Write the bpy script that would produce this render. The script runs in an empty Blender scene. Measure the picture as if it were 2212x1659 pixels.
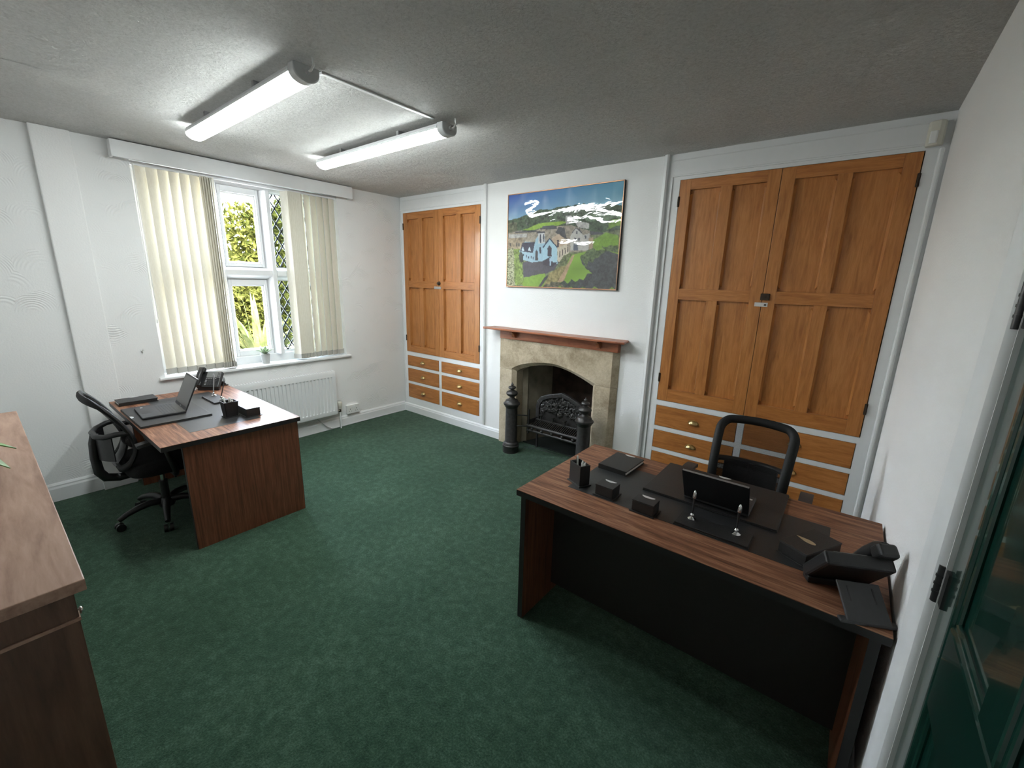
import bpy, bmesh, math, random
import numpy as np
from mathutils import Vector, Matrix
random.seed(7); rng = np.random.default_rng(11)
SC = bpy.context.scene
COL = SC.collection
PI = math.pi

# ------------------------------------------------------------------ camera
RC = ((0.78200782, 0.62274713, 0.02549076), (0.16496755, -0.16736976, -0.97199438), (-0.60104033, 0.76431235, -0.23361753))
cam_d = bpy.data.cameras.new('camera'); cam = bpy.data.objects.new('camera', cam_d); COL.objects.link(cam)
r, d, fw = (Vector(a) for a in RC)
m = Matrix.Identity(4)
for i in range(3):
    m[i][0] = r[i]; m[i][1] = -d[i]; m[i][2] = -fw[i]
m[0][3], m[1][3], m[2][3] = 4.54252, -3.46408, 1.72
cam.matrix_world = m
cam_d.sensor_width = 36.0; cam_d.lens = 920.04 / 2212 * 36.0
cam_d.clip_start = 0.02; cam_d.clip_end = 200
SC.camera = cam

# ------------------------------------------------------------------ world, sun, exposure
SC.view_settings.view_transform = 'Standard'; SC.view_settings.look = 'None'
SC.view_settings.gamma = 1.0; SC.view_settings.use_curve_mapping = False
SC.view_settings.exposure = 0.25
LED_STRENGTH = 44.0
SKY_STRENGTH = 18.0
SUN_STRENGTH = 230.0
world = bpy.data.worlds.new('world'); SC.world = world; world.use_nodes = True
wn = world.node_tree.nodes; wl = world.node_tree.links
sky = wn.new('ShaderNodeTexSky'); sky.sky_type = 'NISHITA'; sky.sun_disc = False
sky.sun_elevation = math.radians(48); sky.sun_rotation = math.radians(110); sky.air_density = 1.2; sky.dust_density = 2.5
hs_ = wn.new('ShaderNodeHueSaturation'); hs_.inputs['Saturation'].default_value = 0.45; wl.new(sky.outputs[0], hs_.inputs['Color']); wl.new(hs_.outputs[0], wn['Background'].inputs[0]); wn['Background'].inputs[1].default_value = SKY_STRENGTH
sd = bpy.data.lights.new('sun', 'SUN'); sd.energy = SUN_STRENGTH; sd.angle = math.radians(0.5); sd.color = (1, 0.95, 0.86)
so = bpy.data.objects.new('sun', sd); COL.objects.link(so)
so.rotation_euler = Vector((-0.62, 0.25, -0.74)).to_track_quat('-Z', 'Y').to_euler()
try:
    SC.cycles.use_denoising = True
    SC.cycles.diffuse_bounces = 5; SC.cycles.glossy_bounces = 3; SC.cycles.transmission_bounces = 3; SC.cycles.max_bounces = 8; SC.cycles.transparent_max_bounces = 16
    SC.cycles.sample_clamp_indirect = 6.0; SC.cycles.use_adaptive_sampling = True; SC.cycles.adaptive_threshold = 0.02
except Exception:
    pass

# ------------------------------------------------------------------ helpers
class MB:
    def __init__(s): s.v = []; s.f = []
    def add(s, vs, fs):
        n = len(s.v); s.v += [tuple(v) for v in vs]; s.f += [tuple(n + i for i in f) for f in fs]; return s
    def box(s, x0, x1, y0, y1, z0, z1, M=None):
        vs = [Vector((x, y, z)) for z in (z0, z1) for x, y in ((x0, y0), (x1, y0), (x1, y1), (x0, y1))]
        if M is not None: vs = [M @ v for v in vs]
        return s.add(vs, [(3, 2, 1, 0), (4, 5, 6, 7), (0, 1, 5, 4), (1, 2, 6, 5), (2, 3, 7, 6), (3, 0, 4, 7)])
    def bar(s, a, b, w, h, up=(0, 0, 1)):
        a = Vector(a); b = Vector(b); t = (b - a).normalized(); u = Vector(up)
        sx = t.cross(u)
        if sx.length < 1e-5: sx = t.cross(Vector((1, 0, 0)))
        sx.normalize(); uu = sx.cross(t).normalized()
        vs = []
        for p in (a, b):
            for i, j in ((-1, -1), (1, -1), (1, 1), (-1, 1)): vs.append(p + sx * (i * w / 2) + uu * (j * h / 2))
        return s.add(vs, [(3, 2, 1, 0), (4, 5, 6, 7), (0, 1, 5, 4), (1, 2, 6, 5), (2, 3, 7, 6), (3, 0, 4, 7)])
    def prism(s, poly, axis, a0, a1):
        # poly: list of 2D points in the two other axes (in order x,y,z without axis)
        def P(p, a):
            q = list(p); q.insert(axis, a); return q
        n = len(poly)
        vs = [P(p, a0) for p in poly] + [P(p, a1) for p in poly]
        fs = [tuple(range(n))[::-1], tuple(range(n, 2 * n))] + [(i, (i + 1) % n, n + (i + 1) % n, n + i) for i in range(n)]
        return s.add(vs, fs)
    def cyl(s, a, b, r0, r1=None, n=16, caps=True):
        r1 = r0 if r1 is None else r1
        a = Vector(a); b = Vector(b); t = (b - a).normalized()
        u = t.cross(Vector((0, 0, 1)))
        if u.length < 1e-4: u = Vector((1, 0, 0))
        u.normalize(); w = t.cross(u)
        vs = []
        for p, r in ((a, r0), (b, r1)):
            for i in range(n):
                c = 2 * PI * i / n; vs.append(p + u * (r * math.cos(c)) + w * (r * math.sin(c)))
        fs = [(i, (i + 1) % n, n + (i + 1) % n, n + i) for i in range(n)]
        if caps: fs += [tuple(range(n))[::-1], tuple(range(n, 2 * n))]
        return s.add(vs, fs)
    def lathe(s, prof, c=(0, 0, 0), n=24):
        vs = []; fs = []; k = len(prof)
        for i in range(n):
            a = 2 * PI * i / n
            for r, z in prof: vs.append((c[0] + r * math.cos(a), c[1] + r * math.sin(a), c[2] + z))
        for i in range(n):
            j = (i + 1) % n
            for q in range(k - 1): fs.append((i * k + q, j * k + q, j * k + q + 1, i * k + q + 1))
        fs.append(tuple(i * k for i in range(n))[::-1]); fs.append(tuple(i * k + k - 1 for i in range(n)))
        return s.add(vs, fs)
    def tube(s, pts, r, n=10, closed=False):
        pts = [Vector(p) for p in pts]; N = len(pts); vs = []; fs = []
        rs = r if isinstance(r, (list, tuple)) else [r] * N
        pu = None
        for i, p in enumerate(pts):
            a = pts[i - 1] if (i or closed) else p; b = pts[(i + 1) % N] if (i < N - 1 or closed) else p
            t = (b - a).normalized()
            u = pu - t * pu.dot(t) if pu is not None else t.cross(Vector((0.13, 0.21, 0.97)))
            if u.length < 1e-4: u = t.cross(Vector((1, 0, 0)))
            u.normalize(); pu = u; w = t.cross(u)
            for k in range(n):
                c = 2 * PI * k / n; vs.append(p + (u * math.cos(c) + w * math.sin(c)) * rs[i])
        for i in range(N if closed else N - 1):
            j = (i + 1) % N
            for k in range(n): fs.append((i * n + k, i * n + (k + 1) % n, j * n + (k + 1) % n, j * n + k))
        if not closed: fs += [tuple(range(n))[::-1], tuple(range((N - 1) * n, N * n))]
        return s.add(vs, fs)
    def ball(s, c, r, nu=14, nv=8, M=None):
        rx, ry, rz = r if isinstance(r, (tuple, list)) else (r, r, r)
        vs = [(0, 0, -1)]; fs = []
        for j in range(1, nv):
            t = -PI / 2 + PI * j / nv
            for i in range(nu):
                a = 2 * PI * i / nu; vs.append((math.cos(t) * math.cos(a), math.cos(t) * math.sin(a), math.sin(t)))
        vs.append((0, 0, 1)); top = len(vs) - 1
        for i in range(nu):
            fs.append((0, 1 + (i + 1) % nu, 1 + i))
            for j in range(nv - 2):
                a = 1 + j * nu + i; b = 1 + j * nu + (i + 1) % nu; fs.append((a, b, b + nu, a + nu))
            fs.append((1 + (nv - 2) * nu + i, 1 + (nv - 2) * nu + (i + 1) % nu, top))
        out = []
        for v in vs:
            q = Vector((v[0] * rx, v[1] * ry, v[2] * rz))
            if M is not None: q = M @ q
            out.append(q + Vector(c))
        return s.add(out, fs)
    def sheet(s, grid, th=None, nrm=None):
        # grid[i][j] -> 3D points; th: thickness along averaged normals
        A = len(grid); B = len(grid[0])
        P = [[Vector(p) for p in row] for row in grid]
        def N(i, j):
            du = P[min(i + 1, A - 1)][j] - P[max(i - 1, 0)][j]; dv = P[i][min(j + 1, B - 1)] - P[i][max(j - 1, 0)]
            return du.cross(dv).normalized()
        if not th:
            vs = [p for row in P for p in row]
            return s.add(vs, [(i * B + j, (i + 1) * B + j, (i + 1) * B + j + 1, i * B + j + 1) for i in range(A - 1) for j in range(B - 1)])
        vs = [P[i][j] + N(i, j) * th / 2 for i in range(A) for j in range(B)] + [P[i][j] - N(i, j) * th / 2 for i in range(A) for j in range(B)]
        o = A * B; fs = []
        for i in range(A - 1):
            for j in range(B - 1):
                q = (i * B + j, (i + 1) * B + j, (i + 1) * B + j + 1, i * B + j + 1)
                fs.append(q); fs.append(tuple(o + k for k in q[::-1]))
        edge = [i * B for i in range(A)] + [(A - 1) * B + j for j in range(1, B)] + [i * B + B - 1 for i in range(A - 2, -1, -1)] + [j for j in range(B - 2, 0, -1)]
        for k in range(len(edge)):
            a = edge[k]; b = edge[(k + 1) % len(edge)]; fs.append((b, a, o + a, o + b))
        return s.add(vs, fs)
    def mesh(s, name):
        me = bpy.data.meshes.new(name); me.from_pydata(s.v, [], s.f)
        bm = bmesh.new(); bm.from_mesh(me); bmesh.ops.recalc_face_normals(bm, faces=bm.faces); bm.to_mesh(me); bm.free()
        return me
    def build(s, name, mat, parent=None, smooth=None, bevel=None, loc=None, rz=0.0, seg=2):
        me = s.mesh(name); me.materials.append(mat)
        if smooth:
            me.polygons.foreach_set('use_smooth', [True] * len(me.polygons))
            me.set_sharp_from_angle(angle=math.radians(smooth))
        o = bpy.data.objects.new(name, me); COL.objects.link(o)
        if parent is not None: o.parent = parent
        if loc is not None: o.location = loc
        if rz: o.rotation_euler = (0, 0, rz)
        if bevel:
            b = o.modifiers.new('bevel', 'BEVEL'); b.width = bevel; b.segments = seg; b.limit_method = 'ANGLE'; b.angle_limit = math.radians(40)
        return o

def tag(o, label=None, cat=None, group=None, kind=None):
    if label: o['label'] = label
    if cat: o['category'] = cat
    if group: o['group'] = group
    if kind: o['kind'] = kind
    return o
def thing(name, label, cat, loc=(0, 0, 0), rz=0.0, group=None, kind=None):
    o = bpy.data.objects.new(name, None); COL.objects.link(o); o.empty_display_size = 0.1
    o.location = loc; o.rotation_euler = (0, 0, rz)
    return tag(o, label, cat, group, kind)
def struct(o, label=None, cat=None):
    return tag(o, label, cat, None, 'structure')
def rotz(a): return Matrix.Rotation(a, 4, 'Z')

# ------------------------------------------------------------------ materials
def srgb(r, g, b):
    f = lambda c: (c / 255 / 12.92) if c / 255 <= 0.04045 else ((c / 255 + 0.055) / 1.055) ** 2.4
    return (f(r), f(g), f(b), 1.0)
class NT:
    def __init__(s, name):
        s.m = bpy.data.materials.new(name); s.m.use_nodes = True; s.t = s.m.node_tree; s.n = s.t.nodes; s.l = s.t.links
        s.p = s.n['Principled BSDF']; s.out = s.n['Material Output']
    def node(s, ty, **kw):
        n = s.n.new(ty)
        for k, v in kw.items(): setattr(n, k, v)
        return n
    def link(s, a, b): s.l.new(a, b)
    def coords(s, scale=(1, 1, 1), rnd=True, rot=(0, 0, 0)):
        tc = s.node('ShaderNodeTexCoord'); mp = s.node('ShaderNodeMapping'); mp.inputs['Scale'].default_value = scale; mp.inputs['Rotation'].default_value = rot
        if rnd:
            oi = s.node('ShaderNodeObjectInfo'); mu = s.node('ShaderNodeMath', operation='MULTIPLY'); mu.inputs[1].default_value = 37.0
            ad = s.node('ShaderNodeVectorMath', operation='ADD')
            s.link(oi.outputs['Random'], mu.inputs[0]); s.link(tc.outputs['Object'], ad.inputs[0]); s.link(mu.outputs[0], ad.inputs[1]); s.link(ad.outputs[0], mp.inputs[0])
        else: s.link(tc.outputs['Object'], mp.inputs[0])
        return mp.outputs[0]
    def noise(s, vec, scale, detail=4, rough=0.55, dist=0.0):
        n = s.node('ShaderNodeTexNoise'); n.inputs['Scale'].default_value = scale; n.inputs['Detail'].default_value = detail
        n.inputs['Roughness'].default_value = rough; n.inputs['Distortion'].default_value = dist; s.link(vec, n.inputs['Vector']); return n.outputs['Fac']
    def ramp(s, fac, stops):
        n = s.node('ShaderNodeValToRGB'); e = n.color_ramp.elements
        while len(e) < len(stops): e.new(0.5)
        for i, (p, c) in enumerate(stops): e[i].position = p; e[i].color = c
        s.link(fac, n.inputs[0]); return n.outputs[0]
    def bump(s, h, strength=0.3, dist=0.01):
        n = s.node('ShaderNodeBump'); n.inputs['Strength'].default_value = strength; n.inputs['Distance'].default_value = dist
        s.link(h, n.inputs['Height']); return n.outputs[0]
    def math(s, op, a, b=None):
        n = s.node('ShaderNodeMath', operation=op)
        for i, x in enumerate((a, b)):
            if x is None: continue
            if isinstance(x, (int, float)): n.inputs[i].default_value = x
            else: s.link(x, n.inputs[i])
        return n.outputs[0]
def plain(name, col, rough=0.5, metal=0.0, spec=0.5, nscale=60, var=0.06, bump=0.0, coat=0.0):
    t = NT(name); t.p.inputs['Roughness'].default_value = rough; t.p.inputs['Metallic'].default_value = metal
    t.p.inputs['Specular IOR Level'].default_value = spec; t.p.inputs['Coat Weight'].default_value = coat
    v = t.coords(); nz = t.noise(v, nscale, 3)
    a = tuple(c * (1 - var) for c in col[:3]) + (1,); b = tuple(min(1, c * (1 + var)) for c in col[:3]) + (1,)
    t.link(t.ramp(nz, [(0.3, a), (0.7, b)]), t.p.inputs['Base Color'])
    if bump: t.link(t.bump(nz, bump, 0.004), t.p.inputs['Normal'])
    return t.m
def wood(name, cols, scale, rough=0.4, coat=0.0, bump=0.05, ns=1.0, spec=0.5):
    t = NT(name); t.p.inputs['Roughness'].default_value = rough; t.p.inputs['Coat Weight'].default_value = coat; t.p.inputs['Coat Roughness'].default_value = 0.12
    t.p.inputs['Specular IOR Level'].default_value = spec
    v = t.coords(scale)
    big = t.noise(v, 2.0 * ns, 3, 0.5, 1.2); fine = t.noise(v, 9.0 * ns, 5, 0.65, 0.4)
    mix = t.math('ADD', t.math('MULTIPLY', big, 0.62), t.math('MULTIPLY', fine, 0.38))
    t.link(t.ramp(mix, [(0.34, cols[0]), (0.5, cols[1]), (0.66, cols[2])]), t.p.inputs['Base Color'])
    t.link(t.bump(fine, bump, 0.003), t.p.inputs['Normal'])
    return t.m
M = {}
def swirl_wall(name, col, swirl=0.5, grain=0.25):
    t = NT(name); t.p.inputs['Roughness'].default_value = 0.7; t.p.inputs['Specular IOR Level'].default_value = 0.25
    v = t.coords((1, 1, 1), rnd=False)
    fine = t.noise(v, 90, 4, 0.6)
    h = t.math('MULTIPLY', fine, grain)
    if swirl:
        vo = t.node('ShaderNodeTexVoronoi'); vo.inputs['Scale'].default_value = 4.6; t.link(v, vo.inputs['Vector'])
        sb_ = t.node('ShaderNodeVectorMath', operation='SUBTRACT'); t.link(v, sb_.inputs[0]); t.link(vo.outputs['Position'], sb_.inputs[1])
        sx_ = t.node('ShaderNodeSeparateXYZ'); t.link(sb_.outputs[0], sx_.inputs[0])
        up_ = t.ramp(t.math('ADD', t.math('MULTIPLY', sx_.outputs['Z'], 6.0), 0.4), [(0.4, (0, 0, 0, 1)), (0.7, (1, 1, 1, 1))])
        w = t.math('SINE', t.math('MULTIPLY', vo.outputs['Distance'], 105.0))
        mask = t.ramp(t.noise(v, 2.6, 3, 0.5, 0.6), [(0.44, (0, 0, 0, 1)), (0.62, (1, 1, 1, 1))])
        h = t.math('ADD', h, t.math('MULTIPLY', t.math('MULTIPLY', t.math('MULTIPLY', w, mask), up_), swirl))
    t.link(t.ramp(t.noise(v, 1.3, 3), [(0.3, tuple(c * 0.97 for c in col[:3]) + (1,)), (0.7, col)]), t.p.inputs['Base Color'])
    t.link(t.bump(h, 0.5, 0.006), t.p.inputs['Normal'])
    return t.m
M['wall_swirl'] = swirl_wall('white_artex_plaster', (0.86, 0.865, 0.865, 1), 0.55, 0.5)
M['wall'] = swirl_wall('white_plaster', (0.89, 0.89, 0.89, 1), 0.0, 0.8)
def ceiling_mat():
    t = NT('stippled_ceiling'); t.p.inputs['Roughness'].default_value = 0.8; t.p.inputs['Specular IOR Level'].default_value = 0.2
    v = t.coords((1, 1, 1), rnd=False)
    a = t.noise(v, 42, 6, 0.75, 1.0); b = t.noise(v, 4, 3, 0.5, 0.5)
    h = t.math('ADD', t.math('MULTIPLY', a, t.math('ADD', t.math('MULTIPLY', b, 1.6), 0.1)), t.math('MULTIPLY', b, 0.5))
    t.link(t.ramp(t.math('ADD', t.math('MULTIPLY', t.noise(v, 75, 4, 0.7, 0.8), 0.75), t.math('MULTIPLY', b, 0.25)), [(0.34, (0.70, 0.695, 0.67, 1)), (0.5, (0.84, 0.835, 0.815, 1)), (0.66, (0.92, 0.915, 0.90, 1))]), t.p.inputs['Base Color'])  # colour speckle paints in the fine relief shading of the stipple
    t.link(t.bump(h, 1.0, 0.032), t.p.inputs['Normal'])
    return t.m
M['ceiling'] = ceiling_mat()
def carpet_mat():
    t = NT('green_carpet'); t.p.inputs['Roughness'].default_value = 0.95; t.p.inputs['Specular IOR Level'].default_value = 0.1
    t.p.inputs['Sheen Weight'].default_value = 0.12; t.p.inputs['Sheen Roughness'].default_value = 0.5
    v = t.coords((1, 1, 1), rnd=False)
    fine = t.noise(v, 120, 3, 0.7); mid = t.noise(v, 22, 4, 0.6, 0.3); big = t.noise(v, 2.2, 3, 0.5)
    mx = t.math('ADD', t.math('ADD', t.math('MULTIPLY', fine, 0.5), t.math('MULTIPLY', mid, 0.35)), t.math('MULTIPLY', big, 0.15))
    t.link(t.ramp(mx, [(0.36, (0.012, 0.036, 0.020, 1)), (0.5, (0.029, 0.070, 0.042, 1)), (0.62, (0.068, 0.125, 0.084, 1))]), t.p.inputs['Base Color'])
    t.link(t.bump(fine, 0.8, 0.008), t.p.inputs['Normal'])
    return t.m
M['carpet'] = carpet_mat()
M['white_gloss'] = plain('white_gloss_paint', (0.82, 0.83, 0.84, 1), 0.35, nscale=14, var=0.015, bump=0.06)
M['white_metal'] = plain('white_enamel', (0.78, 0.79, 0.80, 1), 0.3, var=0.01)
M['white_plastic'] = plain('white_plastic', (0.80, 0.80, 0.79, 1), 0.35, var=0.01)
M['cream_plastic'] = plain('cream_plastic', (0.66, 0.64, 0.56, 1), 0.45, var=0.02)
M['grey_plastic'] = plain('grey_plastic', (0.55, 0.56, 0.57, 1), 0.45, var=0.03)
PINE = [(0.30, 0.105, 0.022, 1), (0.41, 0.157, 0.038, 1), (0.49, 0.205, 0.058, 1)]
M['pine_v'] = wood('waxed_pine_upright', PINE, (16, 16, 1.5), 0.42, 0.12, 0.08)
M['pine_h'] = wood('waxed_pine_level', [(0.29, 0.098, 0.02, 1), (0.40, 0.148, 0.034, 1), (0.49, 0.20, 0.055, 1)], (1.8, 16, 16), 0.42, 0.12, 0.08)
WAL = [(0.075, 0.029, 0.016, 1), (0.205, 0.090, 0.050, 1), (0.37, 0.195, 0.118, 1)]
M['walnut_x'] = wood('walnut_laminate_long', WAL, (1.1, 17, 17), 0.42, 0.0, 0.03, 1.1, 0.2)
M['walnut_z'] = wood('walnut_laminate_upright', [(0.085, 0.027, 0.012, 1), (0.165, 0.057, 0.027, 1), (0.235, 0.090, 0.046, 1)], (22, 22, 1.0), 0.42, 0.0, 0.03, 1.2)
M['mahogany'] = wood('red_mahogany', [(0.17, 0.046, 0.018, 1), (0.30, 0.090, 0.038, 1), (0.40, 0.14, 0.062, 1)], (1.5, 18, 18), 0.35, 0.2, 0.04)
M['sideboard_top'] = wood('sheen_toned_walnut', [(0.23, 0.125, 0.085, 1), (0.34, 0.205, 0.145, 1), (0.42, 0.27, 0.20, 1)], (1.2, 10, 10), 0.45, 0.0, 0.03)  # pale pinkish tone holds the top's grazing sheen in the colour
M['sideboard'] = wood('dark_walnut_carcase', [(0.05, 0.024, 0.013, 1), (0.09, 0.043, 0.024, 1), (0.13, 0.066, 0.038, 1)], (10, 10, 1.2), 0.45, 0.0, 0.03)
M['black_edge'] = plain('black_edging', (0.012, 0.011, 0.011, 1), 0.45, var=0.1)
M['matte_black'] = plain('matte_black_plastic', (0.010, 0.010, 0.010, 1), 0.6, spec=0.25, nscale=200, var=0.1)
M['dark_board'] = plain('dark_board', (0.016, 0.012, 0.010, 1), 0.6, var=0.1)
M['leather'] = plain('black_leatherette', (0.016, 0.015, 0.015, 1), 0.46, nscale=260, var=0.15, bump=0.25)
M['inlay'] = plain('black_inlay', (0.022, 0.022, 0.023, 1), 0.42, nscale=300, var=0.15, bump=0.2)
M['black_plastic'] = plain('black_plastic', (0.014, 0.014, 0.015, 1), 0.4, nscale=200, var=0.1, bump=0.05)
M['dark_plastic'] = plain('charcoal_plastic', (0.035, 0.035, 0.037, 1), 0.45, var=0.1)
M['fabric'] = plain('black_fabric', (0.013, 0.013, 0.014, 1), 0.9, spec=0.2, nscale=220, var=0.3, bump=0.4)
M['screen'] = plain('dark_screen', (0.045, 0.046, 0.046, 1), 0.25, var=0.03)
M['lcd'] = plain('phone_lcd', (0.20, 0.205, 0.20, 1), 0.3, var=0.03)
M['key'] = plain('key_caps', (0.055, 0.055, 0.057, 1), 0.5, var=0.1)
M['keymark'] = plain('pale_key_print', (0.42, 0.42, 0.42, 1), 0.5, var=0.05)
M['chrome'] = plain('chrome', (0.82, 0.82, 0.83, 1), 0.12, 1.0, var=0.02)
M['steel'] = plain('brushed_steel', (0.55, 0.55, 0.56, 1), 0.35, 1.0, var=0.05)
M['brass'] = plain('aged_brass', (0.56, 0.42, 0.20, 1), 0.32, 1.0, var=0.15)
M['old_iron'] = plain('brown_iron', (0.045, 0.03, 0.02, 1), 0.55, 0.6, var=0.2)
M['iron'] = plain('black_cast_iron', (0.045, 0.043, 0.043, 1), 0.42, 0.35, nscale=40, var=0.25, bump=0.25)
M['silver'] = plain('silver_plate', (0.70, 0.70, 0.70, 1), 0.4, 0.3, var=0.03)
M['gold_tag'] = plain('gold_plate', (0.45, 0.33, 0.20, 1), 0.45, 0.3, var=0.05)
M['paper'] = plain('white_paper', (0.78, 0.78, 0.76, 1), 0.7, var=0.02)
M['pen_white'] = plain('white_pen', (0.74, 0.74, 0.72, 1), 0.4, var=0.03)
M['pen_grey'] = plain('grey_pen', (0.30, 0.30, 0.31, 1), 0.35, var=0.05)
M['copper_edge'] = plain('copper_trim', (0.50, 0.26, 0.15, 1), 0.35, 0.8, var=0.05)
M['soot_gap_shade'] = plain('sooty_firebrick_gap_shade', (0.035, 0.024, 0.019, 1), 0.9, spec=0.1, nscale=9, var=0.5, bump=0.4)  # soot in the firebox; painted shade behind the cupboard doors
M['cheek'] = plain('smoked_stone', (0.27, 0.235, 0.18, 1), 0.9, spec=0.1, nscale=5, var=0.35, bump=0.3)
M['slate'] = plain('dark_hearth', (0.018, 0.024, 0.023, 1), 0.5, nscale=10, var=0.3)
M['lead'] = plain('lead_came', (0.05, 0.055, 0.06, 1), 0.6, 0.3, var=0.2)
M['green_door'] = plain('dark_green_gloss', (0.006, 0.034, 0.025, 1), 0.16, nscale=8, var=0.06, coat=0.7)
M['pot'] = plain('grey_pot', (0.50, 0.51, 0.50, 1), 0.6, var=0.05)
M['soil'] = plain('soil', (0.03, 0.02, 0.013, 1), 0.95, var=0.3)
M['succulent'] = plain('pale_green_leaf', (0.40, 0.52, 0.32, 1), 0.55, nscale=30, var=0.3)
def stone_mat():
    t = NT('buff_sandstone'); t.p.inputs['Roughness'].default_value = 0.85; t.p.inputs['Specular IOR Level'].default_value = 0.2
    v = t.coords((1, 1, 1))
    a = t.noise(v, 5, 5, 0.6, 0.4); b = t.noise(v, 55, 4, 0.7); c = t.noise(v, 1.7, 2, 0.5)
    mx = t.math('ADD', t.math('ADD', t.math('MULTIPLY', a, 0.45), t.math('MULTIPLY', b, 0.25)), t.math('MULTIPLY', c, 0.3))
    t.link(t.ramp(mx, [(0.36, (0.27, 0.215, 0.145, 1)), (0.5, (0.47, 0.39, 0.285, 1)), (0.64, (0.62, 0.54, 0.42, 1))]), t.p.inputs['Base Color'])
    t.link(t.bump(t.math('ADD', a, t.math('MULTIPLY', b, 0.8)), 0.5, 0.012), t.p.inputs['Normal'])
    return t.m
M['stone'] = stone_mat()
def blind_mat():
    t = NT('blind_fabric'); t.n.remove(t.p)
    v = t.coords((240, 240, 30)); nz = t.noise(v, 1.0, 2)
    col = t.ramp(nz, [(0.3, (0.84, 0.80, 0.69, 1)), (0.7, (0.91, 0.875, 0.78, 1))])
    df = t.node('ShaderNodeBsdfDiffuse'); tr = t.node('ShaderNodeBsdfTranslucent'); mx = t.node('ShaderNodeMixShader'); mx.inputs[0].default_value = 0.17
    t.link(col, df.inputs[0]); t.link(t.ramp(nz, [(0.3, (0.88, 0.84, 0.74, 1)), (0.7, (0.93, 0.90, 0.81, 1))]), tr.inputs[0])
    t.link(df.outputs[0], mx.inputs[1]); t.link(tr.outputs[0], mx.inputs[2]); t.link(mx.outputs[0], t.out.inputs[0]); return t.m
M['blind'] = blind_mat()
M['blind_weight'] = plain('blind_hem', (0.46, 0.45, 0.41, 1), 0.6, var=0.03)
def glass_mat(name, tint=(1, 1, 1, 1), refl=0.5):
    t = NT(name); t.n.remove(t.p)
    tr = t.node('ShaderNodeBsdfTransparent'); tr.inputs[0].default_value = tint
    gl = t.node('ShaderNodeBsdfGlossy'); gl.inputs['Roughness'].default_value = 0.02
    fr = t.node('ShaderNodeFresnel'); fr.inputs[0].default_value = 1.45; mx = t.node('ShaderNodeMixShader')
    v = t.coords((1, 1, 1)); bp = t.bump(t.noise(v, 7, 2), 0.1, 0.01); t.link(bp, gl.inputs['Normal'])
    t.link(t.math('MULTIPLY', fr.outputs[0], refl), mx.inputs[0]); t.link(tr.outputs[0], mx.inputs[1]); t.link(gl.outputs[0], mx.inputs[2]); t.link(mx.outputs[0], t.out.inputs[0]); return t.m
M['glass'] = glass_mat('window_glass', (0.96, 0.975, 0.97, 1), 0.5)
M['leaded'] = glass_mat('leaded_glass', (0.42, 0.48, 0.48, 1), 0.6)
def mesh_mat(name, opac):
    t = NT(name); v = t.coords((1, 1, 1)); t.p.inputs['Base Color'].default_value = (0.012, 0.011, 0.011, 1); t.p.inputs['Roughness'].default_value = 0.9; t.p.inputs['Specular IOR Level'].default_value = 0.1
    tr = t.node('ShaderNodeBsdfTransparent'); mx = t.node('ShaderNodeMixShader')
    nz = t.noise(v, 260, 2); t.link(t.ramp(nz, [(0.3, (opac - 0.06,) * 3 + (1,)), (0.7, (opac + 0.06,) * 3 + (1,))]), mx.inputs[0])
    t.link(tr.outputs[0], mx.inputs[1]); t.link(t.p.outputs[0], mx.inputs[2]); t.link(mx.outputs[0], t.out.inputs[0]); return t.m
M['chair_mesh'] = mesh_mat('open_black_mesh', 0.58)
M['chair_lumbar'] = mesh_mat('dense_black_mesh', 0.93)
def led_mat():
    t = NT('lit_diffuser'); t.p.inputs['Base Color'].default_value = (0.9, 0.9, 0.9, 1)
    t.p.inputs['Emission Color'].default_value = (0.93, 1.0, 0.985, 1); t.p.inputs['Emission Strength'].default_value = LED_STRENGTH
    v = t.coords((1, 1, 1)); t.link(t.ramp(t.noise(v, 4, 2), [(0.3, (0.88, 0.9, 0.9, 1)), (0.7, (0.92, 0.92, 0.92, 1))]), t.p.inputs['Base Color']); return t.m
M['led'] = led_mat()
def leaf_mat(name, c0, c1, tl=0.35):
    t = NT(name); t.n.remove(t.p)
    v = t.coords((1, 1, 1)); col = t.ramp(t.noise(v, 7, 4, 0.7), [(0.35, c0), (0.65, c1)])
    df = t.node('ShaderNodeBsdfDiffuse'); tr = t.node('ShaderNodeBsdfTranslucent'); mx = t.node('ShaderNodeMixShader'); mx.inputs[0].default_value = tl
    t.link(col, df.inputs[0]); t.link(col, tr.inputs[0]); t.link(df.outputs[0], mx.inputs[1]); t.link(tr.outputs[0], mx.inputs[2]); t.link(mx.outputs[0], t.out.inputs[0]); return t.m
M['hedge'] = leaf_mat('hedge_leaf', (0.0025, 0.004, 0.001, 1), (0.022, 0.0225, 0.0055, 1))
M['strap'] = leaf_mat('strap_leaf', (0.016, 0.021, 0.007, 1), (0.040, 0.041, 0.019, 1))
M['bark'] = plain('bark', (0.05, 0.035, 0.02, 1), 0.9, var=0.3)
M['gravel'] = plain('pale_gravel', (0.60, 0.57, 0.52, 1), 0.9, nscale=40, var=0.3, bump=0.5)

# ------------------------------------------------------------------ the room
W, H, YN = 4.80, 2.67, -3.95
struct(MB().box(-0.30, W + 0.15, YN - 0.1, 0.6, -0.10, 0.0).build('floor', M['carpet']))
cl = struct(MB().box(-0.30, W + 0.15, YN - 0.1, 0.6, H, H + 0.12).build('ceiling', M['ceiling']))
MB().box(0.03, 1.25, YN, -3.045, H - 0.006, H + 0.001).build('ceiling_patch', M['ceiling'], cl, bevel=0.004)
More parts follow.
